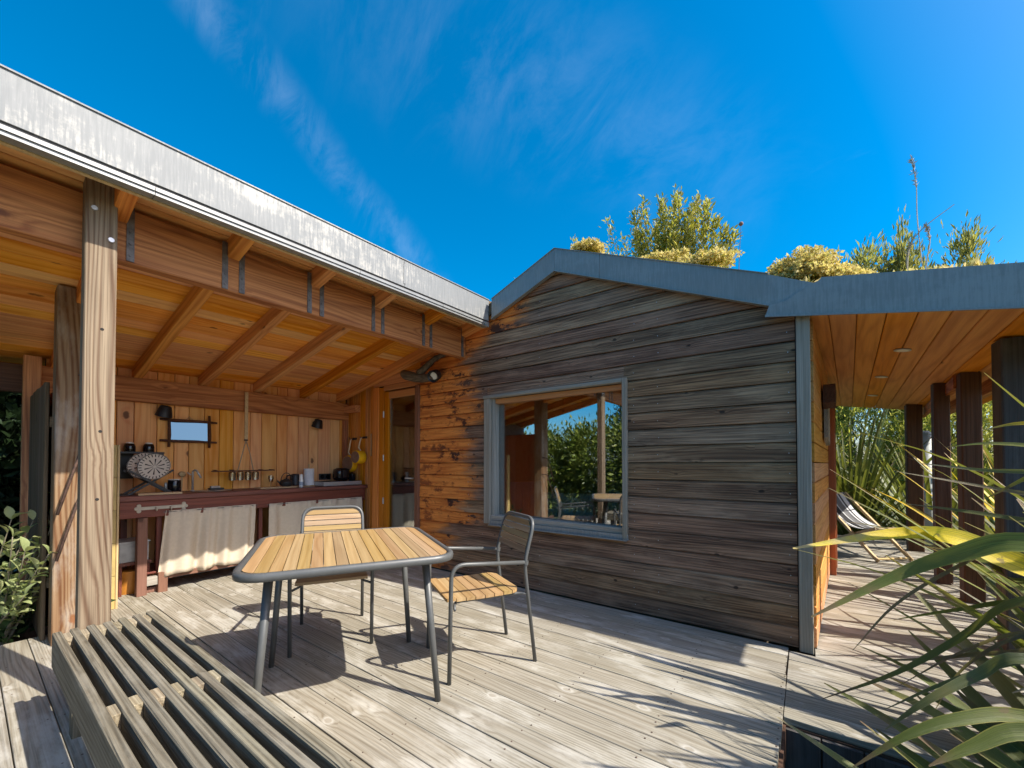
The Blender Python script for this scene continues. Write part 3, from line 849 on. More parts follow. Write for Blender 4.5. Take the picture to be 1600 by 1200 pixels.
fp(0.932, vf(0.932)[0], vf(0.932)[1], 1.56, vf(1.56)[0], vf(1.56)[1], YF - 0.010)
# outer veranda eave
MB().b2((1.532, 3.18, 1.93), (1.56, 8.5, 2.09)).build('fascia_panel', Mt['zinc'], roof)

# ============================================================ KITCHEN SHELTER
shel = thing('kitchen_shelter', 'open lean-to kitchen roofed with orange boards on sturdy weathered posts', 'shelter', (-4.1, 1.4, 0))
def zt(y): return 0.022 * (y - 1.6)
def ceil_z(x): return 2.70 + 0.2 * (x + 2.65)
Y0, Y1 = -0.70, 3.195
nrm = Vector((-0.2, 0, 1)).normalized()
x = -2.655
while x > -5.62:
    board('ceiling_board', shel, (x - .07, Y0, ceil_z(x - .07) + zt(Y0) + .011), (x - .07, Y1, ceil_z(x - .07) + zt(Y1) + .011), 0.136, 0.02, nrm, W['ceil'], 0.004)
    x -= 0.1405
# roof deck and soil above
mb = MB()
def slab(x0, x1, h0, h1, yy0, yy1):
    vs = []
    for yy in (yy0, yy1):
        vs += [(x0, yy, ceil_z(x0) + h0 + zt(yy)), (x1, yy, ceil_z(x1) + h0 + zt(yy)), (x1, yy, ceil_z(x1) + h1 + zt(yy)), (x0, yy, ceil_z(x0) + h1 + zt(yy))]
    mb.add(vs, [(0, 1, 2, 3), (7, 6, 5, 4), (0, 4, 5, 1), (1, 5, 6, 2), (2, 6, 7, 3), (3, 7, 4, 0)])
slab(-5.65, -2.625, 0.024, 0.14, Y0, 3.33)
sroof = mb.build('roof', Mt['soil'], shel)
# zinc fascia along the high edge, in three lengths, with the lighter gutter strip below
def fas(y0, y1, nm='fascia_panel', x=-2.612):
    m_ = MB()
    vs = []
    for yy, in ((y0,), (y1,)):
        zb, zh = 2.622 + zt(yy), 2.838 + zt(yy)
        vs += [(x - 0.02, yy, zb), (x, yy, zb), (x, yy, zh), (x - 0.02, yy, zh)]
    cy, cz = (y0 + y1) / 2, 2.73
    vs = [(a, b - cy, c - cz) for a, b, c in vs]
    m_.add(vs, [(3, 2, 1, 0), (4, 5, 6, 7), (0, 1, 5, 4), (1, 2, 6, 5), (2, 3, 7, 6), (3, 0, 4, 7)])
    b = len(m_.v)
    vs2 = []
    for yy in (y0, y1):
        zh = 2.838 + zt(yy) - cz
        vs2 += [(x - 0.05, yy - cy, zh), (x + 0.007, yy - cy, zh), (x + 0.007, yy - cy, zh + .007), (x - 0.05, yy - cy, zh + .007)]
    m_.add(vs2, [(3, 2, 1, 0), (4, 5, 6, 7), (0, 1, 5, 4), (1, 2, 6, 5), (2, 3, 7, 6), (3, 0, 4, 7)])
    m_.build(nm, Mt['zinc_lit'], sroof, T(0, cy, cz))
fas(-0.70, 2.093); fas(2.096, 3.165)
m_ = MB()   # the lapped seam of the fascia
m_.prism([(2.085, 2.655), (2.105, 2.655), (2.105, 2.79), (2.085, 2.83)], 0, 0.003)
m_.v = [(-2.6115 + p_[1], p_[0], p_[2]) for p_ in m_.v]
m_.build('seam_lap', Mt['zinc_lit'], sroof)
def strip(y0, y1, zlo, zhi, x0, x1, nm, mat, parent):
    m_ = MB()
    vs = []
    for yy in (y0, y1):
        vs += [(x0, yy, zlo + zt(yy)), (x1, yy, zlo + zt(yy)), (x1, yy, zhi + zt(yy)), (x0, yy, zhi + zt(yy))]
    m_.add(vs, [(3, 2, 1, 0), (4, 5, 6, 7), (0, 1, 5, 4), (1, 2, 6, 5), (2, 3, 7, 6), (3, 0, 4, 7)])
    return m_.build(nm, mat, parent)
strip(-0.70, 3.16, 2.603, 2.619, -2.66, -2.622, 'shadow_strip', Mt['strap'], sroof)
for a, b in ((-0.70, 0.548), (0.551, 1.688), (1.691, 2.518), (2.521, 3.10)):
    strip(a, b, 2.584, 2.602, -2.665, -2.606, 'gutter_strip', Mt['gutter'], sroof)
    strip(a, b, 2.565, 2.583, -2.665, -2.614, 'gutter_strip', Mt['gutter'], sroof)
strip(3.102, 3.16, 2.560, 2.604, -2.665, -2.604, 'gutter_end', Mt['zinc'], sroof)
strip(-0.70, 3.16, 2.560, 2.700, -2.690, -2.667, 'edge_board', W['goldwood'] if 'goldwood' in W else W['pale'], sroof)

# main beam with its joist straps
bm_ = board('beam', shel, (-2.995, Y0, 2.452 + zt(Y0) * .75), (-2.995, 3.19, 2.452 + zt(3.19) * .75), 0.292, 0.075, (1, 0, 0), W['beam'], 0.005)
rafY = [-0.60, -0.07, 0.475, 1.01, 1.546, 2.09, 2.645, 3.185]
for i, yy in enumerate(rafY):
    zf = lambda x_: ceil_z(x_) + zt(yy) - 0.057
    xe = -2.70
    if i == len(rafY) - 1:
        board('rafter', shel, (-5.50, yy - 0.02, zf(-5.5)), (xe, yy - 0.02, zf(xe)), 0.075, 0.112, nrm, W['rafter'], 0.004)
    else:
        board('rafter', shel, (-5.50, yy, zf(-5.5)), (xe, yy, zf(xe)), 0.068, 0.112, nrm, W['rafter'], 0.004)
    for s_ in (-1, 1):
        if (i == 2 and s_ < 0) or (i == len(rafY) - 1 and s_ > 0): continue
        ys = yy + s_ * 0.047
        zc = zt(ys) * .75
        m_ = MB()
        m_.b2((-2.957, ys - 0.016, 2.315 + zc), (-2.953, ys + 0.016, 2.615 + zc))
        m_.b2((-2.953, ys - 0.016, 2.315 + zc), (-2.950, ys + 0.016, 2.40 + zc))
        for zz in (2.345, 2.41, 2.475):
            m_.lathe([(0.007, 0), (0.006, 0.004)], 8, T(-2.9505, ys, zz + zc) @ Matrix.Rotation(rad(90), 4, 'Y'))
        m_.build('joist_strap', Mt['strap'], bm_)
# posts
fpost = board('post', shel, (-2.90, 0.398, -0.02), (-2.90, 0.398, 2.625), 0.116, 0.09, (1, 0, 0), W['post'], 0.006)
m_ = MB()
for yy, zz in ((0.37, 2.475), (0.432, 2.34)):
    m_.lathe([(0.0135, 0), (0.0115, 0.006)], 12, T(-2.854, yy, zz) @ Matrix.Rotation(rad(90), 4, 'Y'))
m_.build('bolt', Mt['bolt'], fpost)
m_ = MB()
for yy, zz in ((0.405, 1.875), (0.405, 1.36), (0.398, 1.02)):
    m_.lathe([(0.008, 0), (0.006, 0.002)], 10, T(-2.8555, yy, zz) @ Matrix.Rotation(rad(90), 4, 'Y'))
m_.build('bolt_hole', Mt['dark'], fpost)
post2 = board('post', shel, (-4.08, 0.452, -0.02), (-4.08, 0.452, ceil_z(-4.08) + zt(.4)), 0.19, 0.17, (1, 0, 0), W['postold'], 0.006)
for zt_, in ((1.27,), (0.975,)):
    MB().tube(fillet([(-3.99, 0.545, zt_ + .03), (-3.93, 0.47, zt_ + .02), (-3.86, 0.36, zt_ - 0.40)], .015), 0.008, 8).build('iron_rod', Mt['iron'], post2, smooth=True)
MB().tube([(-3.99, 0.46, 1.80), (-3.90, 0.56, 1.86)], 0.008, 8).build('iron_rod', Mt['iron'], post2, smooth=True)
board('post', shel, (-5.26, 0.335, -0.02), (-5.26, 0.335, 2.10), 0.10, 0.09, (1, 0, 0), W['beam'], 0.006)
board('post', shel, (-5.34, 3.235, -0.02), (-5.34, 3.235, 1.82), 0.06, 0.06, (1, 0, 0), W['beam'], 0.006)
# back beam and vertical boards of the back wall
board('beam', shel, (-5.345, 0.30, 1.925), (-5.345, 3.27, 1.935), 0.235, 0.08, (1, 0, 0), W['beam'], 0.005)
board('beam', shel, (-5.42, -0.7, 1.925), (-5.42, 0.298, 1.925), 0.235, 0.08, (1, 0, 0), W['vpost'], 0.005)
hpiece('beam_block', -5.30, -5.02, 3.19, 3.27, 1.915, 2.01, W['rafter'], shel)
yy = 0.42
while yy < 3.27:
    w_ = min(rnd.choice((0.125, 0.14, 0.155, 0.175)), 3.275 - yy)
    if w_ < 0.04: break
    board('wall_board', shel, (-5.397, yy + w_ / 2, 0.02), (-5.397, yy + w_ / 2, ceil_z(-5.39) + zt(yy) - .003), w_ - 0.005, 0.022, (1, 0, 0), W['kwall'], 0.004)
    yy += w_
MB().b2((-5.45, 0.42, 0.0), (-5.415, 3.30, 2.16)).build('wall_core', Mt['dark'], shel)
# end wall beside the door: narrow upright boards
x = -5.375
while x < -4.63:
    w_ = 0.058
    board('wall_board', shel, (x + w_ / 2, 3.286, 0.02), (x + w_ / 2, 3.286, ceil_z(x) + zt(3.2) - .004), w_ - 0.004, 0.02, (0, -1, 0), W['rafter'], 0.006)
    x += w_
MB().b2((-5.42, 3.30, 0.0), (-4.47, 3.33, 2.35)).build('wall_core', Mt['dark'], shel)
vpiece('cover_strip', -4.77, -4.75, 3.262, 3.276, 1.30, 1.60, W['pale'], shel)

# partition of upright boards between the two left posts
part = thing('partition_fence', 'partition of upright weathered boards behind the second post from the left', 'fence', (-4.7, 0.34, 0))
x = -4.18
while x > -5.2:
    w_ = 0.115
    board('fence_board', part, (x - w_ / 2, 0.335, 0.0), (x - w_ / 2, 0.335, 1.755 + rnd.uniform(-.006, .006)), w_ - 0.004, 0.022, (0, -1, 0), W['fence'], 0.004)
    x -= w_
x = -4.18
while x > -5.2:
    board('lining_board', part, (x - .09, 0.402, 0.0), (x - .09, 0.402, 1.74), 0.176, 0.018, (0, 1, 0), W['redoor'], 0.003)
    x -= 0.18
for zz in (0.35, 1.45):
    hpiece('rail', -5.2, -4.18, 0.348, 0.385, zz, zz + 0.07, W['fence'], part)

# ============================================================ KITCHEN COUNTER AND WHAT STANDS ON IT
CT = 0.905            # counter top height
kc = thing('kitchen_counter', 'long red brown timber counter along the back wall with a thick plank top', 'counter', (-5.1, 2.0, 0))
def ypiece(name, y0, y1, x0, x1, z0, z1, mat, parent, ch=0.004):
    return board(name, parent, ((x0 + x1) / 2, y0, (z0 + z1) / 2), ((x0 + x1) / 2, y1, (z0 + z1) / 2), x1 - x0, z1 - z0, (0, 0, 1), mat, ch)
ypiece('top_board', 0.80, 3.42, -5.115, -4.845, CT - .045, CT, W['counter'], kc)
ypiece('top_board', 0.80, 3.27, -5.385, -5.119, CT - .045, CT, W['counter'], kc)
ypiece('apron', 0.82, 3.25, -4.905, -4.868, 0.705, CT - .047, W['counter'], kc)
vpiece('leg', -4.925, -4.850, 0.935, 1.005, 0, 0.703, W['cleg'], kc)
vpiece('leg', -4.925, -4.855, 1.085, 1.155, 0, 0.185, W['cleg'], kc)
vpiece('leg', -4.975, -4.935, 1.085, 1.125, 0.19, 0.72, W['counter'], kc)
vpiece('leg', -4.965, -4.925, 1.955, 1.995, 0, 0.72, W['counter'], kc)
vpiece('leg', -4.945, -4.895, 3.19, 3.24, 0, 0.704, W['counter'], kc)
vpiece('leg', -5.37, -5.32, 0.9, 0.95, 0, 0.85, W['counter'], kc)
ypiece('bottom_rail', 1.158, 3.18, -4.92, -4.875, 0.115, 0.165, W['cleg'], kc)
ypiece('shelf_board', 1.0, 3.18, -5.36, -4.925, 0.17, 0.19, W['counter'], kc)
ypiece('base_block', 1.008, 1.084, -4.92, -4.87, 0.075, 0.155, W['trim'], kc)
# open end panel of pale yellow timber
ep = thing('end_panel', 'narrow pale yellow timber upright at the left end of the counter', 'post', (-4.62, 0.735, 0))
for i in range(5):
    vpiece('panel_block', -4.64, -4.60, 0.715, 0.755, i * 0.27 + 0.004, (i + 1) * 0.27, Mt['goldwood'], ep)
vpiece('edge_strip', -4.64, -4.60, 0.757, 0.772, 0, 1.352, W['pale'], ep)

def curtain(y0t, y1t, y0b, y1b, zt_, zb, label, seed):
    r_ = random.Random(seed)
    n = 150
    rows = 14
    ph = [r_.uniform(0, 6.28) for _ in range(5)]
    m_ = MB()
    vs, fs = [], []
    for j in range(rows + 1):
        t = j / rows
        for i in range(n + 1):
            s_ = i / n
            y_ = (y0t + (y1t - y0t) * s_) * (1 - t) + (y0b + (y1b - y0b) * s_) * t
            fine = 0.004 * math.sin(s_ * 110 + ph[0] + math.sin(s_ * 31)) * max(0, 1 - t * 5)
            big = (0.026 * math.sin(s_ * 25 + ph[1] + 1.6 * math.sin(s_ * 7 + ph[2])) + 0.014 * math.sin(s_ * 41 + ph[3] + 1.5 * math.sin(s_ * 13))) * min(1, 0.35 + t)
            hang = 0.010 * math.sin(s_ * 17 + ph[4]) * t * t
            vs.append((-4.858 + fine + big + 0.012 * t, y_, zt_ + (zb - zt_) * t + hang * (1 if j == rows else .5)))
    for j in range(rows):
        for i in range(n):
            a = j * (n + 1) + i
            fs.append((a, a + 1, a + n + 2, a + n + 1))
    m_.add(vs, fs)
    me = bpy.data.meshes.new('cloth')
    me.from_pydata(m_.v, [], m_.f)
    t_ = thing('curtain', label, 'curtain', (-4.86, (y0t + y1t) / 2, zb), 0, 'linen curtains under the counter')
    o = mesh_obj('cloth', me, Mt['cloth'], None, t_, True)
    sm = o.modifiers.new('thick', 'SOLIDIFY'); sm.thickness = 0.0025
    MB().tube([(-4.858, y0t - .02, zt_ - .012), (-4.858, y1t + .02, zt_ - .012)], 0.003, 6).build('curtain_wire', Mt['strap'], t_)
curtain(1.135, 1.90, 1.085, 1.865, 0.755, 0.150, 'beige linen curtain left of the gap in the counter front, sun on its lower half', 3)
curtain(2.03, 3.19, 2.02, 3.19, 0.748, 0.10, 'beige linen curtain right of the gap in the counter front, behind the far chair', 8)

# ornate hook rail on the apron
hr = thing('hook_rail', 'pale ornate iron hook rail screwed to the left end of the counter apron', 'hook rail', (-4.866, 1.12, 0.79))
m_ = MB(); m_.b2((-4.867, 0.945, 0.775), (-4.862, 1.27, 0.803)); m_.build('bar', Mt['rackmetal'], hr)
for yy in (0.945, 1.27):
    m_ = MB()
    for a_ in range(3):
        an = rad(90 * a_) + (rad(0) if yy > 1 else rad(180)) - rad(90)
        m_.lathe([(0.017, 0), (0.014, 0.006)], 10, T(-4.867, yy + 0.016 * math.cos(an), 0.789 + 0.024 * math.sin(an)) @ Matrix.Rotation(rad(90), 4, 'Y'))
    m_.build('end_ornament', Mt['rackmetal'], hr)
for yy in (1.06, 1.165):
    MB().tube(fillet([(-4.861, yy, 0.795), (-4.84, yy, 0.765), (-4.815, yy, 0.768), (-4.812, yy, 0.79)], .012), 0.005, 6).build('hook', Mt['rackmetal'], hr, smooth=True)

# under the counter
def blob(name, label, cat, mat, prof, loc, n=20):
    m_ = MB().lathe(prof, n)
    return tag(m_.build(name, mat, None, T(*loc), auto=True), label, cat)
cr = thing('storage_crate', 'grey translucent crate stored under the left end of the counter', 'crate', (-5.1, 0.93, 0.30))
m_ = MB()
m_.b2((-5.25, 0.84, 0.30), (-4.98, 1.04, 0.31))
for (a, b) in (((-5.25, 0.84, .31), (-4.98, 0.85, .47)), ((-5.25, 1.03, .31), (-4.98, 1.04, .47)), ((-5.25, .85, .31), (-5.24, 1.03, .47)), ((-4.99, .85, .31), (-4.98, 1.03, .47))): m_.b2(a, b)
m_.build('crate_body', Mt['crate'], cr)
m_ = MB(); m_.b2((-5.26, 0.83, 0.471), (-4.97, 1.05, 0.485)); m_.build('lid', Mt['crate'], cr)
sh = thing('low_stand', 'dark low stand under the counter carrying the grey crate', 'stand', (-5.1, .94, 0))
m_ = MB(); m_.b2((-5.27, 0.83, 0.27), (-4.97, 1.06, 0.298)); m_.build('top', W['counter'], sh)
for yy in (.84, 1.03):
    m_ = MB(); m_.b2((-5.26, yy, 0.0), (-5.22, yy + .02, 0.268)); m_.build('leg', W['counter'], sh)
    m_ = MB(); m_.b2((-5.02, yy, 0.0), (-4.98, yy + .02, 0.268)); m_.build('leg', W['counter'], sh)
bk = thing('amber_bucket', 'amber plastic bucket on the deck under the left counter end', 'bucket', (-5.10, 0.93, 0))
MB().lathe([(0.085, 0.0), (0.105, 0.19), (0.11, 0.195), (0.11, 0.21), (0.10, 0.21)], 20, T(-5.10, 0.935, 0.0)).build('body', Mt['amber'], bk, auto=True)
MB().tube([(-5.1 + .11 * math.cos(rad(a)), .935 + .02, .205 + .05 * math.sin(rad(a))) for a in range(0, 181, 20)], .003, 6).build('handle', Mt['iron'], bk)
tag(MB().box((0, 0, 0), (0.13, 0.11, 0.05), bev=0.006).build('timber_offcut', W['cleg'], None, T(-4.99, 0.905, 0.2) if False else T(-4.985, 1.045, 0.025)), 'short timber offcut lying on the deck beside the counter leg', 'wood block')
b2_ = thing('blue_bag', 'dark blue bag with a yellow handle under the counter', 'bag', (-5.2, 1.3, .19))
MB().box((-5.2, 1.22, .30), (.12, .16, .20), bev=.03).build('body', Mt['blue'], b2_, smooth=True)
MB().tube(fillet([(-5.13, 1.16, .38), (-5.10, 1.18, .47), (-5.10, 1.26, .47), (-5.13, 1.28, .38)], .03), .007, 6).build('handle', Mt['yellow'], b2_, smooth=True)

# ---- shelf with two cups, dish rack, plates
XS = -5.15
sf = thing('wall_shelf', 'small black box shelf on the back wall behind the dish rack', 'shelf', (-5.30, 1.02, CT))
m_ = MB(); m_.b2((-5.383, 0.865, 1.295), (-5.22, 1.20, 1.312)); m_.build('top_board', Mt['black'], sf)
for yy in (0.868, 1.186):
    m_ = MB(); m_.b2((-5.383, yy, CT + 0.001 if yy < 1 else 1.15), (-5.23, yy + .012, 1.294)); m_.build('side_board', Mt['black'], sf)
m_ = MB(); m_.b2((-5.385, 0.881, 1.05), (-5.378, 1.00, 1.294)); m_.build('back_board', Mt['black'], sf)
def cup(y_, label):
    t_ = thing('cup', label, 'cup', (-5.30, y_, 1.3125), 0, 'black cups upside down on the shelf')
    MB().lathe([(0.042, 0.0), (0.044, 0.012), (0.044, 0.05), (0.038, 0.072), (0.030, 0.080)], 24, T(-5.30, y_, 1.3125)).build('body', Mt['gblack'], t_, auto=True)
    MB().lathe([(0.029, 0.0805), (0.029, 0.090), (0.024, 0.094)], 24, T(-5.30, y_, 1.3125)).build('foot', Mt['white'], t_, auto=True)
cup(0.955, 'black cup with pale foot upside down on the shelf, nearer the post')
cup(1.095, 'black cup with pale foot upside down on the shelf, nearer the stick mirror')
gl = MB().lathe([(0.014, 0), (0.016, 0.05), (0.013, 0.09), (0.010, 0.10)], 14)
tag(gl.build('salt_shaker', Mt['steel'], None, T(-5.29, 1.145, 1.16) if False else T(-5.20, 1.21, CT + .001), auto=True), 'small steel salt shaker beside the dish rack', 'shaker')
dr = thing('dish_rack', 'black folding X-frame dish rack standing on the counter under the cups', 'dish rack', (-5.12, 1.06, CT))
for xx in (-5.20, -5.02):
    MB().box((0, 0, 0), (0.014, 0.40, 0.018), M=T(xx, 1.06, CT + .115) @ Matrix.Rotation(rad(35), 4, 'X')).build('slat_arm', Mt['black'], dr)
    MB().box((0, 0, 0), (0.014, 0.40, 0.018), M=T(xx + .016, 1.06, CT + .115) @ Matrix.Rotation(rad(-35), 4, 'X')).build('slat_arm', Mt['black'], dr)
for k_ in range(5):
    a_ = -0.13 + k_ * 0.065
    m_ = MB(); m_.tube([(-5.22, 1.06 + a_, CT + .118 + abs(a_) * .68), (-4.985, 1.06 + a_, CT + .118 + abs(a_) * .68)], 0.006, 6); m_.build('dowel', Mt['black'], dr)
pp = [(0.0, 0.004), (0.055, 0.0), (0.075, 0.003), (0.120, 0.016), (0.128, 0.020), (0.127, 0.023), (0.075, 0.008), (0.0, 0.007)]
def plate(x_, y_, z_, tilt, label):
    M = T(x_, y_, z_) @ RZ(rad(-32)) @ Matrix.Rotation(rad(90 - tilt), 4, 'Y')
    m_ = MB().lathe([(max(r_, 0.0005), h) for r_, h in pp], 40)
    tag(m_.build('plate', Mt['plate'], None, M, auto=True), label, 'plate', 'patterned plates in the dish rack')
plate(-5.02, 1.085, 1.165, 14, 'pale plate with black star pattern at the front of the dish rack')
plate(-5.11, 1.03, 1.175, 12, 'pale patterned plate half hidden behind the star plate in the dish rack')
cb = thing('cutting_board', 'pale cutting board lying flat in front of the dish rack', 'cutting board', (-4.95, 1.1, CT))
board('board_body', cb, (-4.93, 0.94, CT + .010), (-4.93, 1.255, CT + .010), 0.13, 0.018, (0, 0, 1), W['pale'])
tr = tag(MB().box((0, 0, 0), (0.22, 0.38, 0.006), bev=.002).build('drip_tray', Mt['black'], None, T(-5.12, 1.03, CT + .004)), 'thin black drip tray under the dish rack', 'tray')

# canister and wooden spoon, tap, sink, soap dish
can = thing('canister', 'dark blue black canister with pale rim between dish rack and tap', 'canister', (-5.15, 1.27, CT))
MB().lathe([(0.050, 0.001), (0.053, 0.006), (0.053, 0.122), (0.050, 0.126)], 26, T(-5.15, 1.265, CT)).build('body', Mt['gblack'], can, auto=True)
MB().lathe([(0.049, 0.1265), (0.050, 0.134), (0.045, 0.136)], 26, T(-5.15, 1.265, CT)).build('rim', Mt['white'], can, auto=True)
sp = thing('wooden_spoon', 'pale wooden spoon leaning on the wall behind the canister', 'spoon', (-5.25, 1.37, CT))
MB().tube([(-5.27, 1.355, CT + .002), (-5.34, 1.375, CT + .15)], 0.006, 8).build('handle', W['pale'], sp)
MB().lathe([(0.004, -.012), (0.026, -.008), (0.032, 0), (0.026, .008), (0.004, .012)], 16, T(-5.355, 1.38, CT + .18) @ Matrix.Rotation(rad(80), 4, 'Y')).build('bowl', W['pale'], sp, smooth=True)
tp = thing('tap', 'tall steel tap with bent spout at the sink', 'tap', (-5.28, 1.45, CT))
MB().lathe([(0.02, 0.001), (0.02, .008), (0.013, .012)], 16, T(-5.28, 1.45, CT)).build('base', Mt['steel'], tp)
MB().tube(fillet([(-5.28, 1.45, CT + .012), (-5.28, 1.45, CT + .215), (-5.24, 1.47, CT + .225), (-5.20, 1.50, CT + .14)], .03), 0.010, 10).build('spout', Mt['steel'], tp, smooth=True)
MB().tube([(-5.28, 1.435, CT + .17), (-5.27, 1.40, CT + .20)], .006, 8).build('lever', Mt['steel'], tp)
sk = thing('sink', 'shallow steel sink let into the counter below the tap', 'sink', (-5.12, 1.55, CT))
m_ = MB()
prof = [(0.165, 0.001), (0.17, 0.006), (0.16, 0.007), (0.145, -0.002 + .004), (0.06, 0.002), (0.0005, 0.002)]
m_.lathe(prof, 36, T(-5.12, 1.58, CT)); m_.build('basin_rim', Mt['steel'], sk, auto=True)
MB().lathe([(0.02, 0.0035), (0.016, 0.006)], 16, T(-5.12, 1.58, CT)).build('drain', Mt['strap'], sk)
sd = thing('soap_dish', 'dark soap dish with a pale sponge on the sink edge', 'soap dish', (-5.22, 1.62, CT))
MB().box((-5.26, 1.655, CT + .016), (.08, .13, .018), bev=.004).build('dish', Mt['black'], sd)
MB().box((-5.26, 1.645, CT + .036), (.055, .085, .02), bev=.006).build('sponge', Mt['palecloth'], sd)
pb_ = thing('serving_board', 'thin wooden serving board lying on the counter below the glasses', 'board', (-5.05, 2.2, CT))
board('board_body', pb_, (-5.08, 2.0, CT + .008), (-5.08, 2.40, CT + .008), .16, .014, (0, 0, 1), W['pale'])

# hanging glass rack
grk = thing('hanging_glass_rack', 'wooden glass rack hung from the rafter by a pale pole and two cords', 'rack', (-5.25, 2.0, 1.1))
MB().box((0, 0, 0), (0.016, 0.034, 0.56), M=T(-5.262, 1.945, 1.75), bev=.003).build('pole', W['pale'], grk)
MB().lathe([(.02, -.008), (.02, .008)], 10, T(-5.262, 1.945, 1.47)).build('collar', Mt['iron'], grk)
for e in (1.86, 2.02):
    MB().tube([(-5.262, 1.945, 1.47), (-5.255, (1.945 + e) / 2 + (0.004), 1.31), (-5.25, e, 1.118)], 0.006, 6).build('cord', Mt['rope'], grk, smooth=True)
for xx in (-5.29, -5.25, -5.21):
    MB().tube([(xx, 1.62, 1.110), (xx, 2.24, 1.118)], 0.006, 6).build('bar', W['brownstick'], grk)
for yy in (1.64, 1.80, 2.1, 2.22):
    m_ = MB(); m_.b2((-5.30, yy - .008, 1.118), (-5.20, yy + .008, 1.128)); m_.build('cross_slat', W['brownstick'], grk)
for i, yy in enumerate((1.805, 1.885, 1.965, 2.045)):
    prof = [(0.031, 0.0), (0.034, 0.045), (0.033, 0.09), (0.024, 0.098), (0.0225, 0.094), (0.031, 0.086), (0.032, 0.045), (0.0295, 0.0)]
    lab = ['clear tumbler upside down in the glass rack, end nearest the mirror', 'second clear tumbler from the mirror in the glass rack', 'third clear tumbler from the mirror in the glass rack', 'clear tumbler upside down in the glass rack, end nearest the kettle'][i]
    tag(MB().lathe(prof, 20).build('tumbler', Mt['tumbler'], None, T(-5.25, yy, 1.0065), auto=True), lab, 'glass', 'tumblers hanging in the glass rack')
tag(MB().lathe([(.026, 0.001), (.004, .006), (.003, .06), (.02, .075), (.03, .11), (.027, .145), (.0255, .145), (.028, .11), (.018, .078)], 20).build('wine_glass', Mt['tumbler'], None, T(-5.24, 2.21, CT), auto=True), 'clear stemmed glass standing between tumblers and kettle', 'glass')

# kettles, bottle, towel, socket, toaster, stove
kt = thing('cast_iron_kettle', 'small black cast iron kettle with a tall arched handle', 'kettle', (-5.12, 2.34, CT))
MB().lathe([(.045, .016), (.062, .022), (.075, .045), (.074, .07), (.055, .09), (.03, .096)], 26, T(-5.12, 2.335, CT)).build('body', Mt['cast'], kt, auto=True)
MB().lathe([(.032, .0965), (.03, .102), (.008, .106), (.009, .116), (.006, .12)], 18, T(-5.12, 2.335, CT)).build('lid', Mt['cast'], kt, auto=True)
MB().tube([(-5.12, 2.335 + .062 * math.cos(rad(a)), CT + .088 + .09 * math.sin(rad(a))) for a in range(0, 181, 15)], .0045, 8).build('handle', Mt['cast'], kt, smooth=True)
MB().tube([(-5.12, 2.27, CT + .05), (-5.12, 2.245, CT + .07), (-5.12, 2.232, CT + .088)], [.014, .010, .008], 10).build('spout', Mt['cast'], kt, smooth=True)
ek = thing('electric_kettle', 'dark electric kettle behind the white bottle', 'kettle', (-5.24, 2.50, CT))
MB().lathe([(.06, .016), (.064, .02), (.055, .13), (.045, .155), (.02, .163)], 24, T(-5.25, 2.50, CT)).build('body', Mt['black'], ek, auto=True)
MB().tube(fillet([(-5.25, 2.445, CT + .145), (-5.25, 2.40, CT + .14), (-5.25, 2.405, CT + .05)], .02), .008, 8).build('handle', Mt['black'], ek, smooth=True)
pb2 = thing('sugar_board', 'pale wooden board under the cast iron kettle', 'board', (-5.12, 2.35, CT))
kbd = board('board_body', pb2, (-5.13, 2.255, CT + .0165 - .009), (-5.13, 2.57, CT + .0165 - .009), .2, .013, (0, 0, 1), W['pale'])
wb = thing('white_bottle', 'slim white bottle with a blue printed label in front of the dark kettle', 'bottle', (-4.98, 2.44, CT))
MB().lathe([(.022, .001), (.025, .005), (.025, .09), (.022, .10), (.021, .155), (.018, .16)], 20, T(-4.97, 2.44, CT)).build('body', Mt['white'], wb, auto=True)
MB().lathe([(.0255, .03), (.0255, .07)], 20, T(-4.97, 2.44, CT)).build('label_band', plain('blue grey print', (.25, .32, .42), .5), wb)
tw = thing('paper_towel', 'white paper towel roll on a wooden stand', 'paper towel', (-5.22, 2.66, CT))
MB().lathe([(.07, .001), (.07, .012)], 24, T(-5.2, 2.65, CT)).build('stand', W['pale'], tw)
MB().lathe([(.06, .014), (.0615, .018), (.0615, .222), (.06, .226)], 28, T(-5.2, 2.65, CT)).build('roll', Mt['paper'], tw, auto=True)
MB().lathe([(.008, .2265), (.008, .28), (.005, .285)], 12, T(-5.2, 2.65, CT)).build('spindle', W['pale'], tw)
so = thing('wall_socket', 'black double wall socket between paper towel and toaster', 'socket', (-5.38, 2.96, 1.02))
MB().box((-5.382, 2.965, 1.015), (.012, .17, .085), bev=.004).build('plate', Mt['black'], so)
for yy in (2.925, 3.005): MB().lathe([(.028, 0), (.024, -.003)], 18, T(-5.3755, yy, 1.015) @ Matrix.Rotation(rad(90), 4, 'Y')).build('outlet', Mt['gblack'], so)
sv = thing('steel_stove', 'flat stainless steel stove at the right end of the counter', 'stove', (-5.12, 3.0, CT))
m_ = MB(); m_.box((-5.115, 2.975, CT + .030), (.36, .54, .05), bev=.004); m_.build('body', Mt['steel'], sv)
m_ = MB(); m_.box((-5.115, 2.975, CT + .0575), (.33, .50, .004)); m_.build('glass_top', Mt['gblack'], sv)
m_ = MB()
for xx in (-5.25, -4.98):
    for yy in (2.73, 3.22): m_.lathe([(.012, 0.0005), (.012, .0045)], 10, T(xx, yy, CT))
m_.build('foot', Mt['black'], sv)
ts = thing('toaster', 'round shouldered gloss black toaster standing on the stove', 'toaster', (-5.14, 3.08, CT + .06))
MB().box((-5.15, 3.07, CT + .145), (.16, .19, .165), bev=.045).build('body', Mt['gblack'], ts, smooth=True)
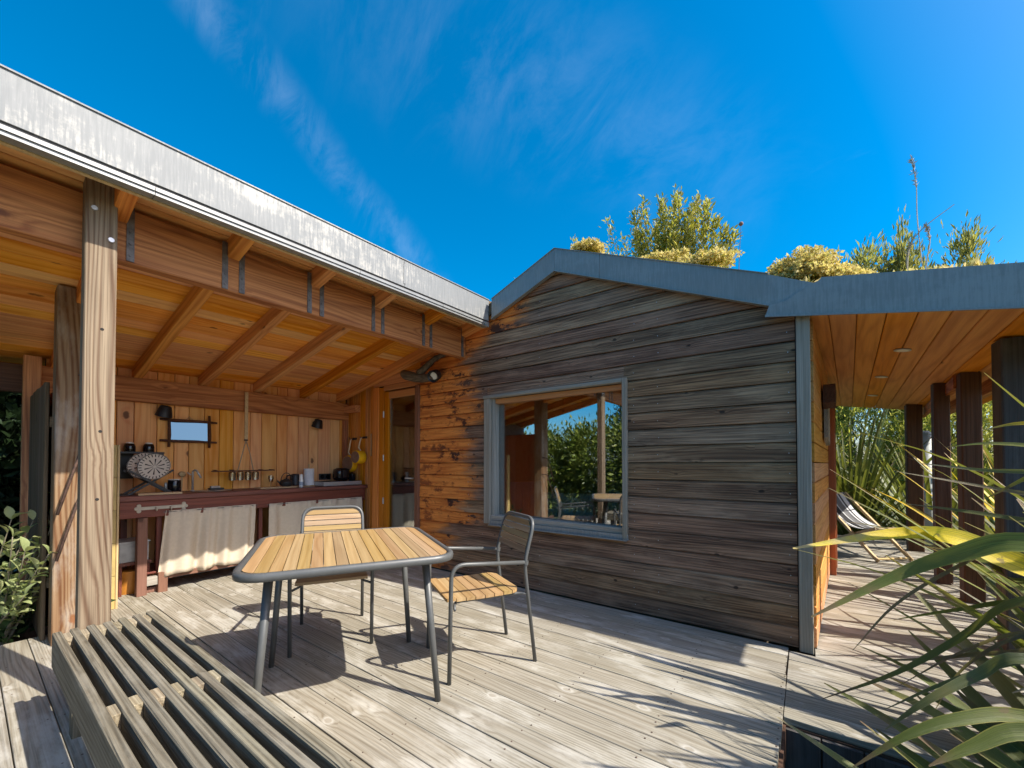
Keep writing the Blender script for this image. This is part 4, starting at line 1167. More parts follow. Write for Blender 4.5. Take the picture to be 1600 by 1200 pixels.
MB().box((-5.068, 3.07, CT + .15), (.014, .045, .10), bev=.006).build('lever', Mt['black'], ts)
m_ = MB(); m_.box((-5.165, 3.07, CT + .2285), (.025, .12, .003)); m_.box((-5.125, 3.07, CT + .2285), (.025, .12, .003)); m_.build('slot', Mt['dark'], ts)
pt = thing('black_pot', 'small black pot beside the toaster at the end wall', 'pot', (-5.12, 3.215, CT + .06))
MB().lathe([(.038, .001), (.045, .01), (.045, .085), (.047, .09), (.02, .105), (.008, .115)], 22, T(-5.12, 3.215, CT + .0595)).build('body', Mt['gblack'], pt, auto=True)

# mirror in a stick frame
mr = thing('stick_mirror', 'small mirror in a rustic frame of crossed brown sticks on the back wall', 'mirror', (-5.37, 1.44, 1.55))
MB().box((0, 0, 0), (0.008, 0.315, 0.20), M=T(-5.366, 1.44, 1.545) @ Matrix.Rotation(rad(-4), 4, 'Z') @ Matrix.Rotation(rad(-4.5), 4, 'Y')).build('glass', Mt['mirror'], mr)
for zz in (1.435, 1.655): MB().tube([(-5.352, 1.19, zz + .003), (-5.350, 1.33, zz - .002), (-5.352, 1.52, zz + .002), (-5.352, 1.685, zz - .004)], [.012, .015, .014, .011], 8).build('stick', W['brownstick'], mr, smooth=True)
for yy in (1.262, 1.612): MB().tube([(-5.343, yy, 1.37), (-5.341, yy + .004, 1.5), (-5.343, yy - .002, 1.725)], [.012, .015, .012], 8).build('stick', W['brownstick'], mr, smooth=True)
MB().tube([(-5.36, 1.41, 1.668), (-5.375, 1.44, 1.70), (-5.36, 1.47, 1.668)], .003, 6).build('hanging_string', Mt['rope'], mr)

# black spot lamps on the back wall
def lamp(y_, z_, tilt, label):
    t_ = thing('wall_lamp', label, 'lamp', (-5.385, y_, z_), 0, 'black cone lamps on the back wall')
    MB().lathe([(.03, 0), (.026, .014), (.02, .018)], 18, T(-5.386, y_ + .012, z_ + .01) @ Matrix.Rotation(rad(90), 4, 'Y')).build('wall_plate', Mt['black'], t_)
    MB().tube([(-5.368, y_ + .012, z_ + .01), (-5.32, y_ + .012, z_ + .01)], .008, 8).build('arm', Mt['black'], t_)
    M = T(-5.295, y_ + .01, z_) @ Matrix.Rotation(rad(tilt), 4, 'Y') @ Matrix.Rotation(rad(-6), 4, 'X')
    MB().lathe([(.070, -.056), (.072, -.053), (.048, .046), (.040, .054), (.036, .050), (.044, .042), (.067, -.052)], 26, M).build('lamp_shade', Mt['black'], t_, auto=True)
    MB().lathe([(.058, -.034), (.050, -.046), (.012, -.052)], 20, M).build('bulb', Mt['lampglass'], t_, auto=True)
lamp(1.205, 1.735, 16, 'black cone lamp above left of the stick mirror')
lamp(2.805, 1.735, 16, 'black cone lamp above the paper towel')

# yellow pans on hooks
def pan(x_, y0_, zc_, r_, dep, label, zh):
    t_ = thing('saucepan', label, 'pan', (x_, y0_, zc_), 0, 'yellow pans hanging on the end wall')
    M = T(x_, y0_, zc_) @ RZ(rad(8)) @ Matrix.Rotation(rad(90), 4, 'X')
    MB().lathe([(r_ * 1.02, 0), (r_ * 1.02, .004), (r_, dep - .012), (r_ * .93, dep)], 36, M).build('body', Mt['yellow'], t_, auto=True)
    MB().lathe([(r_ * .90, dep + .0005), (r_ * .88, dep + .003), (.03, dep + .0035), (.028, dep + .001), (.0005, dep + .001)], 36, M).build('base_disc', Mt['strap'] if False else plain('brown pan base', (.22, .155, .125), .35, .5, .1), t_, auto=True)
    hb = y0_ - .018
    MB().tube(spline([(x_, hb, zc_ + r_), (x_ - .003, hb - .028, zc_ + r_ + .04), (x_ + .002, hb - .022, zc_ + r_ + .10), (x_, hb + .004, zh - .004)], 5), [.008] + [.0095] * 15, 8).build('handle', Mt['cream'], t_, smooth=True)
    h = thing('pan_hook', 'black pan hook ' + ('nearer the corner' if x_ < -5.1 else 'nearer the door'), 'hook', (x_, 3.27, zh), 0, 'black hooks holding the pans')
    m_ = MB(); m_.box((x_ + .02, 3.268, zh), (.10, .010, .03), bev=.003); m_.build('hook_plate', Mt['black'], h)
    MB().tube(fillet([(x_, 3.262, zh + .004), (x_, y0_ - .03, zh - .008), (x_, y0_ - .035, zh + .018)], .01), .005, 6).build('prong', Mt['black'], h, smooth=True)
pan(-5.17, 3.238, 1.195, .115, .075, 'lower yellow pan with wide brown base, hung nearer the corner', 1.545)
pan(-4.925, 3.238, 1.285, .088, .115, 'deep yellow saucepan hung nearer the door', 1.555)

# driftwood and spot light over the door
dw = thing('driftwood_bracket', 'grey forked driftwood log fixed above the door', 'driftwood', (-3.5, 3.1, 2.2))
MB().tube(spline([(-3.80, 3.02, 2.255), (-3.72, 3.03, 2.22), (-3.56, 3.06, 2.175), (-3.40, 3.10, 2.165), (-3.33, 3.15, 2.17)], 4), [.03, .046, .052, .055, .057, .057, .057, .055, .055, .052, .05, .047, .044, .041, .04, .036, .03], 12).build('log', W['bark'], dw, auto=True)
MB().tube(spline([(-3.55, 3.06, 2.22), (-3.44, 3.08, 2.30), (-3.33, 3.10, 2.37), (-3.22, 3.14, 2.41)], 4), [.05, .045, .04, .038, .036, .034, .032, .03, .03, .028, .026, .025, .024], 10).build('branch', W['bark'], dw, smooth=True)
ol = thing('spot_light', 'black round spot light beside the driftwood log', 'lamp', (-3.34, 3.13, 2.18))
M = T(-3.34, 3.10, 2.18) @ RZ(rad(15)) @ Matrix.Rotation(rad(115), 4, 'X')
MB().lathe([(.045, -.075), (.06, -.05), (.068, .04), (.066, .05), (.06, .046), (.05, .02)], 26, M).build('housing', Mt['black'], ol, auto=True)
MB().lathe([(.048, .018), (.03, .024)], 20, M).build('lens', Mt['lampglass'], ol)

# ============================================================ GARDEN FURNITURE
# ---- table
TC = Vector((-2.034, 1.262, 0)); TA = rad(61.5)
TL, TW_, TH = 0.911, 0.975, 0.765
tb = thing('garden_table', 'square cornered garden table with teak slats and grey steel tube frame', 'table', TC, TA)
TM = T(*TC) @ RZ(TA)
def rrect(L, Wd, r, k=6):
    pts = []
    for cx, cy, a in ((L / 2 - r, Wd / 2 - r, 0), (-L / 2 + r, Wd / 2 - r, 90), (-L / 2 + r, -Wd / 2 + r, 180), (L / 2 - r, -Wd / 2 + r, 270)):
        for j in range(k + 1):
            an = rad(a + 90 * j / k)
            pts.append((cx + r * math.cos(an), cy + r * math.sin(an)))
    return pts
rim = rrect(TL, TW_, 0.11)
m_ = MB()
# frame tube (taller than wide)
prof = [(0.0, -0.020), (0.014, -0.016), (0.017, 0.0), (0.014, 0.016), (0.0, 0.019), (-0.012, 0.016), (-0.015, 0.0), (-0.012, -0.016)]
n = len(rim)
vs, fs = [], []
for i, (px, py) in enumerate(rim):
    a, b = rim[i - 1], rim[(i + 1) % n]
    t = Vector((b[0] - a[0], b[1] - a[1], 0)).normalized()
    nn = Vector((t.y, -t.x, 0))
    for u, v in prof: vs.append((px + nn.x * u, py + nn.y * u, TH - 0.026 + v))
for i in range(n):
    for k in range(8):
        fs.append((i * 8 + k, ((i + 1) % n) * 8 + k, ((i + 1) % n) * 8 + (k + 1) % 8, i * 8 + (k + 1) % 8))
m_.add(vs, fs)
m_.build('frame', Mt['frame'], tb, TM, smooth=True)
inL, inW, inr = TL - 0.034, TW_ - 0.034, 0.095
ns = 17
sw = inL / ns
for i in range(ns):
    xa, xb = -inL / 2 + i * sw + 0.0018, -inL / 2 + (i + 1) * sw - 0.0018
    def hw(x_):
        d = inL / 2 - abs(x_)
        return inW / 2 - (0 if d >= inr else inr - math.sqrt(max(0, inr * inr - (inr - d) ** 2)))
    xs = [xa + (xb - xa) * q / 4 for q in range(5)]
    xc = (xa + xb) / 2
    top = [(x_ - xc, hw(x_)) for x_ in xs] + [(x_ - xc, -hw(x_)) for x_ in reversed(xs)]
    m_ = MB()
    nn = len(top)
    vs = [(y_, -x_, .007) for x_, y_ in top] + [(y_, -x_, -.012) for x_, y_ in top]
    m_.add(vs, [tuple(range(nn))[::-1], tuple(range(nn, 2 * nn))] + [((q + 1) % nn, q, q + nn, (q + 1) % nn + nn)[::-1] for q in range(nn)])
    m_.build('slat', W['teak'], tb, TM @ T(xc, 0, TH - .016 + rnd.uniform(-.0005, .0005)) @ RZ(rad(90)))
m_ = MB(); m_.b2((-.43, -.012, TH - .055), (.43, .012, TH - .030)); m_.build('cross_bar', Mt['frame'], tb, TM)
for sx in (-1, 1):
    for sy in (-1, 1):
        top_ = Vector((sx * .345, sy * .315, TH - .04)); bot = Vector((sx * .40, sy * .375, 0.0))
        MB().tube([top_, bot], [.0195, .0145], 14).build('leg', Mt['frame'], tb, TM, smooth=True)
for sx in (-1, 1):
    m_ = MB(); m_.b2((sx * .345 - .015, -.46, TH - .052), (sx * .345 + .015, .46, TH - .0295)); m_.build('cross_bar', Mt['frame'], tb, TM)

# ---- chairs: local +Y is the way the sitter faces
def make_chair(label):
    t_ = thing('garden_chair', label, 'chair', (0, 0, 0), 0, 'slatted armchairs at the garden table')
    hw_ = 0.25
    for s_ in (-1, 1):
        x_ = s_ * hw_
        pts = fillet([(x_ * .96, .245, 0.0), (x_ * .98, .235, .645), (s_ * .215, -.225, .605)], .085, 7)
        MB().tube(pts, .0118, 10).build('front_leg', Mt['frame'], t_, smooth=True)
        MB().lathe([(.0165, -.013), (.0165, .013)], 12, T(s_ * .212, -.236, .602) @ Matrix.Rotation(rad(8), 4, 'X')).build('collar', Mt['frame'], t_)
    r_ = .085
    bw = .211
    pts = [(-bw, -.300, 0), (-bw, -.232, .56), (-bw, -.236, .63), (-bw * .98, -.300, .862), (bw * .98, -.300, .862), (bw, -.236, .63), (bw, -.232, .56), (bw, -.300, 0)]
    MB().tube(fillet(pts, .085, 7), .0118, 10).build('back_frame', Mt['frame'], t_, smooth=True)
    # seat rails and slats
    for s_ in (-1, 1):
        MB().tube(fillet([(s_ * .242, .215, .395), (s_ * .18, .20, .418), (s_ * .18, -.20, .416), (s_ * .211, -.245, .416)], .03), .008, 8).build('seat_rail', Mt['frame'], t_, smooth=True)
    n_ = 8
    d0, d1 = .255, -.205
    sw_ = (d0 - d1) / n_
    for i in range(n_):
        yb_, yf_ = d0 - (i + 1) * sw_ + .0025, d0 - i * sw_ - .0025
        yc = (yb_ + yf_) / 2
        hwid = .214
        def wid(y_):
            dd = y_ - d1
            return hwid - (0 if dd > .07 else (.07 - math.sqrt(max(0, .0049 - (.07 - dd) ** 2))))
        ys = [yb_ + (yf_ - yb_) * q / 3 for q in range(4)]
        pol = [(wid(y_), y_ - yc) for y_ in ys] + [(-wid(y_), y_ - yc) for y_ in reversed(ys)]
        m_ = MB(); nn = len(pol)
        zc = .440 - .004 * math.sin(i / 7 * math.pi) + (.004 if i == 0 else 0)
        vs = [(a, b, .009) for a, b in pol] + [(a, b, -.009) for a, b in pol]
        m_.add(vs, [tuple(range(nn)), tuple(range(2 * nn - 1, nn - 1, -1))] + [(q, q + nn, (q + 1) % nn + nn, (q + 1) % nn) for q in range(nn)])
        m_.build('seat_slat', W['teak'], t_, T(0, yc, zc))
    # back slats
    n_ = 5
    z0_, z1_ = .655, .848
    hs = (z1_ - z0_) / n_
    for i in range(n_):
        za, zb = z0_ + i * hs + .0025, z0_ + (i + 1) * hs - .0025
        zc = (za + zb) / 2
        def wz(z_):
            dd = z1_ - z_
            return .197 - (0 if dd > .075 else (.075 - math.sqrt(max(0, .075 ** 2 - (.075 - dd) ** 2))))
        zs = [za + (zb - za) * q / 3 for q in range(4)]
        pol = [(wz(z_), z_ - zc) for z_ in zs] + [(-wz(z_), z_ - zc) for z_ in reversed(zs)]
        m_ = MB(); nn = len(pol)
        vs = [(a, .006, b) for a, b in pol] + [(a, -.006, b) for a, b in pol]
        m_.add(vs, [tuple(range(nn)), tuple(range(2 * nn - 1, nn - 1, -1))] + [(q, q + nn, (q + 1) % nn + nn, (q + 1) % nn)[::-1] for q in range(nn)])
        tz = (zc - .63) / (.862 - .63)
        m_.build('back_slat', W['teak'], t_, T(0, -.236 - .064 * tz + .004, zc) @ Matrix.Rotation(rad(15.4), 4, 'X'))
    return t_
ch1 = make_chair('slatted armchair turned sideways at the right end of the table, near the window')
def chair_M(fl, fr, bl, br):
    f = (Vector(fl) + Vector(fr)) / 2; b = (Vector(bl) + Vector(br)) / 2
    c = (f + b) / 2
    d = (f - b)
    return T(c.x, c.y, 0) @ RZ(math.atan2(d.y, d.x) - math.pi / 2)
M1 = chair_M((-1.579, 1.57), (-2.025, 1.754), (-1.343, 2.066), (-1.729, 2.233))
M2 = chair_M((-2.604, 1.203), (-2.325, 1.625), (-3.031, 1.485), (-2.777, 1.854))
copy_tree(ch1, M2, 'slatted armchair behind the table, in front of the linen curtains')
ch1.matrix_basis = M1

# ---- slatted bench in the foreground
bn = thing('slatted_bench', 'low weathered bench of spaced mossy slats in the near left corner', 'bench', (-1.5, 0.43, 0))
BZ = 0.42
ysl = [0.268 + i * 0.0545 for i in range(7)]
for i, yy in enumerate(ysl):
    hgt = 0.155 if i in (0,) else 0.105
    board('slat', bn, (-2.80 + rnd.uniform(-.012, .012), yy, BZ - hgt / 2 + rnd.uniform(-.002, .002)), (0.35, yy, BZ - hgt / 2), 0.030, hgt, (0, 0, 1), W['bench'], 0.004)
for xx in (-2.735, -1.80, -0.87, 0.05):
    for i in range(6):
        yc = (ysl[i] + ysl[i + 1]) / 2
        zt__ = BZ - rnd.uniform(0.004, 0.012)
        MB().box((0, 0, 0), (0.085 + rnd.uniform(-.008, .008), 0.0545 - 0.0305, 0.075), bev=.003).build('spacer_block', W['benchend'], bn, T(xx + rnd.uniform(-.008, .008), yc, zt__ - .0375))
for xx in (-2.62, -0.2):
    for yy in (0.325, 0.55):
        vpiece('leg', xx - .035, xx + .035, yy - .03, yy + .03, 0.0, BZ - 0.106, W['bench'], bn)
    hpiece('leg_brace', xx - .02, xx + .02, 0.285, 0.59, BZ - .165, BZ - .108, W['bench'], bn) if False else None

# ---- deck chair on the veranda
dc = thing('deck_chair', 'folding deck chair with grey striped canvas at the veranda end', 'deck chair', (0.6, 6.95, 0))
f0, f1 = Vector((0.69, 6.56, 0.0)), Vector((1.03, 6.87, 0.0))
side = (f1 - f0).normalized()
back = Vector((-side.y, side.x, 0))
if back.x > 0: back = -back
wd = (f1 - f0).length
DM = Matrix((side, back, Vector((0, 0, 1)))).transposed().to_4x4(); DM.translation = (f0 + f1) / 2
for s_ in (-1, 1):
    MB().box((0, 0, 0), (0.028, 1.16, 0.034), M=T(s_ * wd / 2, .435, .395) @ Matrix.Rotation(rad(41), 4, 'X')).build('long_rail', W['pale'], dc, DM)
    MB().box((0, 0, 0), (0.024, 1.08, 0.032), M=T(s_ * (wd / 2 - .035), .55, .20) @ Matrix.Rotation(rad(-22), 4, 'X')).build('short_rail', W['pale'], dc, DM)
MB().tube([(-wd / 2, .02, .035), (wd / 2, .02, .035)], .014, 8).build('cross_rail', W['pale'], dc, DM)
MB().tube([(-wd / 2, .86, .765), (wd / 2, .86, .765)], .014, 8).build('cross_rail', W['pale'], dc, DM)
MB().tube([(-wd / 2 + .03, .07, .39), (wd / 2 - .03, .07, .39)], .014, 8).build('cross_rail', W['pale'], dc, DM)
m_ = MB()
vs, fs = [], []
nx, nyy = 10, 18
for j in range(nyy + 1):
    t = j / nyy
    p = Vector((0, .86, .785)) * (1 - t) ** 2 + Vector((0, .50, .24)) * 2 * t * (1 - t) + Vector((0, .07, .405)) * t * t
    for i in range(nx + 1):
        vs.append(((i / nx - .5) * (wd - .06), p.y, p.z - .012 * math.sin(i / nx * math.pi)))
for j in range(nyy):
    for i in range(nx): fs.append((j * (nx + 1) + i, j * (nx + 1) + i + 1, (j + 1) * (nx + 1) + i + 1, (j + 1) * (nx + 1) + i))
m_.add(vs, fs)
cv = m_.build('canvas', Mt['stripe'], dc, DM, smooth=True)
sm = cv.modifiers.new('thick', 'SOLIDIFY'); sm.thickness = .003

# pale steel pole and driftwood ornament on the veranda
gp = thing('pale_pole', 'pale grey slim post standing at the far end of the veranda', 'post', (1.42, 8.35, 0))
MB().tube([(1.42, 8.35, -.4), (1.42, 8.35, 1.62)], .075, 16).build('shaft', plain('pale grey post paint', (.42, .44, .42), .6), gp, smooth=True)
MB().lathe([(.08, 0), (.07, .03), (.02, .06)], 16, T(1.42, 8.35, 1.62)).build('cap', plain('pale grey cap paint', (.40, .42, .40), .6), gp, auto=True)
orn = thing('wall_ornament', 'pale carved board with wavy foot on a dark bracket, veranda wall', 'ornament', (0.12, 4.4, 1.6))
P0 = a0 + du * 1.05 + dn * .022
OM = Matrix((du, -dn, Vector((0, 0, 1)))).transposed().to_4x4(); OM.translation = P0
poly = [(0, 1.42), (.06, 1.38), (.12, 1.43), (.18, 1.37), (.24, 1.42), (.30, 1.36), (.34, 1.40), (.34, 1.72), (0, 1.78)]
MB().prism(poly, -.03, 0.0).build('board', W['trim'], orn, OM)
MB().prism([(-.12, 1.70), (-.02, 1.66), (.30, 1.80), (.30, 1.84), (-.06, 1.86), (-.12, 1.84)], -.08, 0.0).build('bracket', W['brownstick'], orn, OM)

# ---- seen through the glass
ws = thing('window_bed', 'low bed behind the big window with a blue green mattress', 'bed', (-1.9, 3.9, 0))
MB().b2((-2.68, 3.42, 0.0), (-0.9, 4.5, .45)).build('bed_frame', W['inner'], ws)
MB().box((-1.79, 3.96, .52), (1.76, 1.04, .13), bev=.03).build('mattress', Mt['teal'], ws, smooth=True)
def pillow(x_, y_, z_, sx, sy, sz, rot, mat, label):
    m_ = MB()
    vs, fs = [], []
    n_ = 12
    for side_ in (1, -1):
        for j in range(n_ + 1):
            for i in range(n_ + 1):
                u, v = i / n_ * 2 - 1, j / n_ * 2 - 1
                h = (max(0, (1 - u * u) * (1 - v * v))) ** .45
                pin = 1 - .09 * (u * u + v * v) + .10 * u * u * v * v
                vs.append((u * sx / 2 * pin, side_ * h * sy / 2, v * sz / 2 * pin))
    k_ = (n_ + 1) ** 2
    for j in range(n_):
        for i in range(n_):
            a = j * (n_ + 1) + i
            fs.append((a, a + n_ + 1, a + n_ + 2, a + 1)); fs.append((k_ + a, k_ + a + 1, k_ + a + n_ + 2, k_ + a + n_ + 1))
    m_.add(vs, fs)
    tag(m_.build('cushion', mat, None, T(x_, y_, z_) @ RZ(rad(rot)) @ Matrix.Rotation(rad(-18), 4, 'X'), smooth=True), label, 'cushion', 'cushions on the window bed')
pillow(-2.42, 3.62, .80, .46, .16, .46, 60, Mt['pillow'], 'grey brown cushion leaning at the left inside the big window')
pillow(-2.02, 3.72, .74, .62, .20, .34, 10, Mt['palecloth'], 'long pale cushion lying behind the chair inside the big window')
pillow(-1.50, 4.05, .76, .52, .18, .36, -12, Mt['teal'], 'blue green cushion at the right inside the big window')
ic = thing('indoor_counter', 'dark kitchen unit with pale worktop edge behind the glazed door', 'kitchen unit', (-4.2, 4.4, 0))
MB().b2((-5.45, 4.05, .86), (-3.2, 4.65, .90)).build('worktop', Mt['white'], ic)
MB().b2((-5.45, 4.12, 0), (-3.2, 4.65, .855)).build('cupboard', Mt['darkcloth'], ic)
m_ = MB()
vs, fs = [], []
for j in range(2):
    for i in range(121):
        s_ = i / 120
        vs.append((-4.9 + 1.5 * s_, 4.09 + .018 * math.sin(s_ * 95), .10 + .70 * j))
fs = [(i, i + 1, i + 122, i + 121) for i in range(120)]
m_.add(vs, fs); m_.build('front_curtain', Mt['darkcloth'], ic, smooth=True)
tag(MB().lathe([(.03, .001), (.035, .01), (.03, .12), (.026, .13)], 18).build('jar', Mt['steel'], None, T(-4.62, 4.2, .901), auto=True), 'steel jar on the pale worktop behind the glazed door', 'jar')

# ============================================================ PLANTS
def leaf_mesh(name, C, D, Ls, wr, seed, bend=0.25):
    """many small folded leaves: C bases, D directions, Ls lengths, wr width/length"""
    rg = np.random.RandomState(seed)
    n = len(C)
    D = D / np.linalg.norm(D, axis=1, keepdims=True)
    R_ = rg.normal(size=(n, 3))
    S = np.cross(D, R_); S /= np.linalg.norm(S, axis=1, keepdims=True) + 1e-9
    Nn = np.cross(S, D)
    L = Ls[:, None]
    w = L * wr * 0.5
    V = np.empty((n, 4, 3))
    V[:, 0] = C
    V[:, 1] = C + D * L * 0.45 + S * w + Nn * L * bend * 0.3
    V[:, 2] = C + D * L - Nn * L * bend * 0.3
    V[:, 3] = C + D * L * 0.45 - S * w + Nn * L * bend * 0.3
    me = bpy.data.meshes.new(name)
    me.vertices.add(n * 4)
    me.vertices.foreach_set('co', V.reshape(-1).astype(np.float32))
    me.loops.add(n * 6)
    b = np.arange(n)[:, None] * 4
    tri = np.concatenate([b + 0, b + 1, b + 2, b + 0, b + 2, b + 3], axis=1).reshape(-1)
    me.loops.foreach_set('vertex_index', tri.astype(np.int32))
    me.polygons.add(n * 2)
    me.polygons.foreach_set('loop_start', np.arange(0, n * 6, 3, dtype=np.int32))
    me.polygons.foreach_set('loop_total', np.full(n * 2, 3, dtype=np.int32))
    me.update(calc_edges=True)
    return me

def clumps(seed, n, centre, size, k, spread, low=-1.0, surf=0.6):
    """leaf positions in k clumps that fill an uneven ellipsoid; returns positions and outward directions"""
    rg = np.random.RandomState(seed)
    u = rg.normal(size=(k, 3)); u /= np.linalg.norm(u, axis=1, keepdims=True)
    rr = rg.uniform(surf, 1.0, size=(k, 1)) * rg.uniform(0.82, 1.12, size=(k, 1))
    u[:, 2] = np.where(u[:, 2] < low, -u[:, 2], u[:, 2])
    cc = u * rr
    idx = rg.randint(0, k, n)
    sp = spread * rg.uniform(0.5, 1.3, size=(k, 1))
    P = cc[idx] + rg.normal(size=(n, 3)) * sp[idx]
    Dv = P - cc[idx] * 0.75 + rg.normal(size=(n, 3)) * 0.12
    return P * np.array(size) + np.array(centre), Dv * np.array(size) + np.array([0, 0, 0.05])

def bush(name, label, cat, base, size, n, leaf, wr, mat, seed, k=40, spread=0.22, trunk=0.06, th=None, group=None, loc_z=None, crownlift=0.5, surf=0.6):
    t_ = thing(name, label, cat, base, 0, group)
    cz = base[2] + (th or 0) + size[2] * crownlift * 2 * 0.5 + size[2] * (0.5 if False else 0.0)
    P, D = clumps(seed, n, (base[0], base[1], base[2] + (th or 0) + size[2]), size, k, spread, surf=surf)
    rg = np.random.RandomState(seed + 5)
    keep = P[:, 2] > base[2] + 0.03
    P, D = P[keep], D[keep]
    Ls = leaf * rg.uniform(0.6, 1.35, len(P))
    mesh_obj('crown', leaf_mesh('crown', P, D, Ls, wr, seed), mat, None, t_)
    m_ = MB()
    H_ = (th or 0) + size[2] * 1.5
    m_.tube(spline([base, (base[0] + .05, base[1], base[2] + H_ * .4), (base[0] - .03, base[1] + .04, base[2] + H_)], 4), [trunk * (1 - .7 * i / 8) for i in range(9)], 8)
    rr = random.Random(seed)
    for i in range(6):
        a = rr.uniform(0, 6.28); s0 = rr.uniform(.25, .7)
        p0 = Vector((base[0], base[1], base[2] + H_ * s0))
        p1 = p0 + Vector((math.cos(a) * size[0] * .7, math.sin(a) * size[1] * .7, size[2] * rr.uniform(.2, .6)))
        m_.tube([p0, (p0 + p1) / 2 + Vector((0, 0, .06)), p1], [trunk * .5, trunk * .35, trunk * .12], 6)
    m_.build('trunk', Mt['trunk'], t_, smooth=True)
    return t_

def flax_leaf(pts, w, mat, parent, fold=0.35, k=5, seed=0, basew=0.6, tipw=0.08, twist=0.0, name='leaf', roll=0.0):
    P = spline(pts, k)
    n = len(P)
    vs, fs, uvs = [], [], []
    for i, p in enumerate(P):
        t = i / (n - 1)
        tg = (P[min(i + 1, n - 1)] - P[max(i - 1, 0)]).normalized()
        sd = tg.cross(Vector((0, 0, 1)))
        if sd.length < 1e-3: sd = Vector((1, 0, 0))
        sd.normalize()
        if twist or roll: sd = Quaternion(tg, twist * t + roll * min(1.0, t * 2.2)) @ sd
        up = sd.cross(tg)
        prof = (basew + (1 - basew) * min(1, t / .35)) if t < .35 else (1 - ((t - .35) / .65) ** 2.3 * (1 - tipw))
        hw_ = w / 2 * prof
        f_ = fold * hw_ * (1.3 - t)
        for q, (a, h) in enumerate(((-1, f_), (-.5, f_ * .42), (0, 0), (.5, f_ * .42), (1, f_))):
            vs.append(p + sd * a * hw_ + up * h)
            uvs.append((q / 4, t))
    for i in range(n - 1):
        for q in range(4):
            fs.append((i * 5 + q, i * 5 + q + 1, (i + 1) * 5 + q + 1, (i + 1) * 5 + q))
    me = bpy.data.meshes.new(name)
    c = P[0]
    me.from_pydata([tuple(v - c) for v in vs], [], fs)
    ul = me.uv_layers.new(name='UVMap')
    for lp in me.loops:
        ul.data[lp.index].uv = uvs[lp.vertex_index]
    me.update()
    return mesh_obj(name, me, mat, T(*c), parent, True)

def flax_plant(label, base, n, length, seed, lean=(0, 0), spread=0.9, wid=(.035, .06), mats=('flax',), hand=(), arc=None, stiff=0.5, group=None, fans=()):
    t_ = thing('flax_plant', label, 'flax plant', base, 0, group)
    r_ = random.Random(seed)
    B = Vector(base)
    for (pts, w, mt) in hand:
        flax_leaf([B + Vector((r_.uniform(-.08, .08), r_.uniform(-.08, .08), 0))] + [Vector(p) for p in pts], w, Mt[mt], t_, fold=.3, roll=-r_.uniform(.65, 1.0))
    jobs = [(length, arc or (0, 2 * math.pi), (35, 88), stiff, 0.0)] * n
    for (n2, l2, arc2, el2, st2, ro2) in fans: jobs += [(l2, arc2, el2, st2, ro2)] * n2
    for (length, arc, elr, stiff, ro) in jobs:
        a = r_.uniform(*arc)
        el = rad(r_.uniform(*elr))
        L = length * r_.uniform(.65, 1.1)
        o = Vector((math.cos(a), math.sin(a), 0))
        b = B + o * r_.uniform(.02, .12)
        droop = r_.uniform(.0, 1.0) ** 1.6 * (1 - stiff) * 1.6
        pts = [b]
        d = (o * math.cos(el) * spread + Vector((lean[0], lean[1], 0)) + Vector((0, 0, math.sin(el)))).normalized()
        p = b.copy()
        seg = 6
        for s_ in range(seg):
            p = p + d * (L / seg)
            pts.append(p.copy())
            d = (d + Vector((0, 0, -1)) * droop * .28 * (s_ / seg) * 2 + o * .04).normalized()
        flax_leaf(pts, r_.uniform(*wid), Mt[r_.choice(mats)], t_, fold=r_.uniform(.2, .6), k=3, twist=r_.uniform(-.4, .4), basew=.75, roll=ro * r_.uniform(.4, 1.2))
    return t_

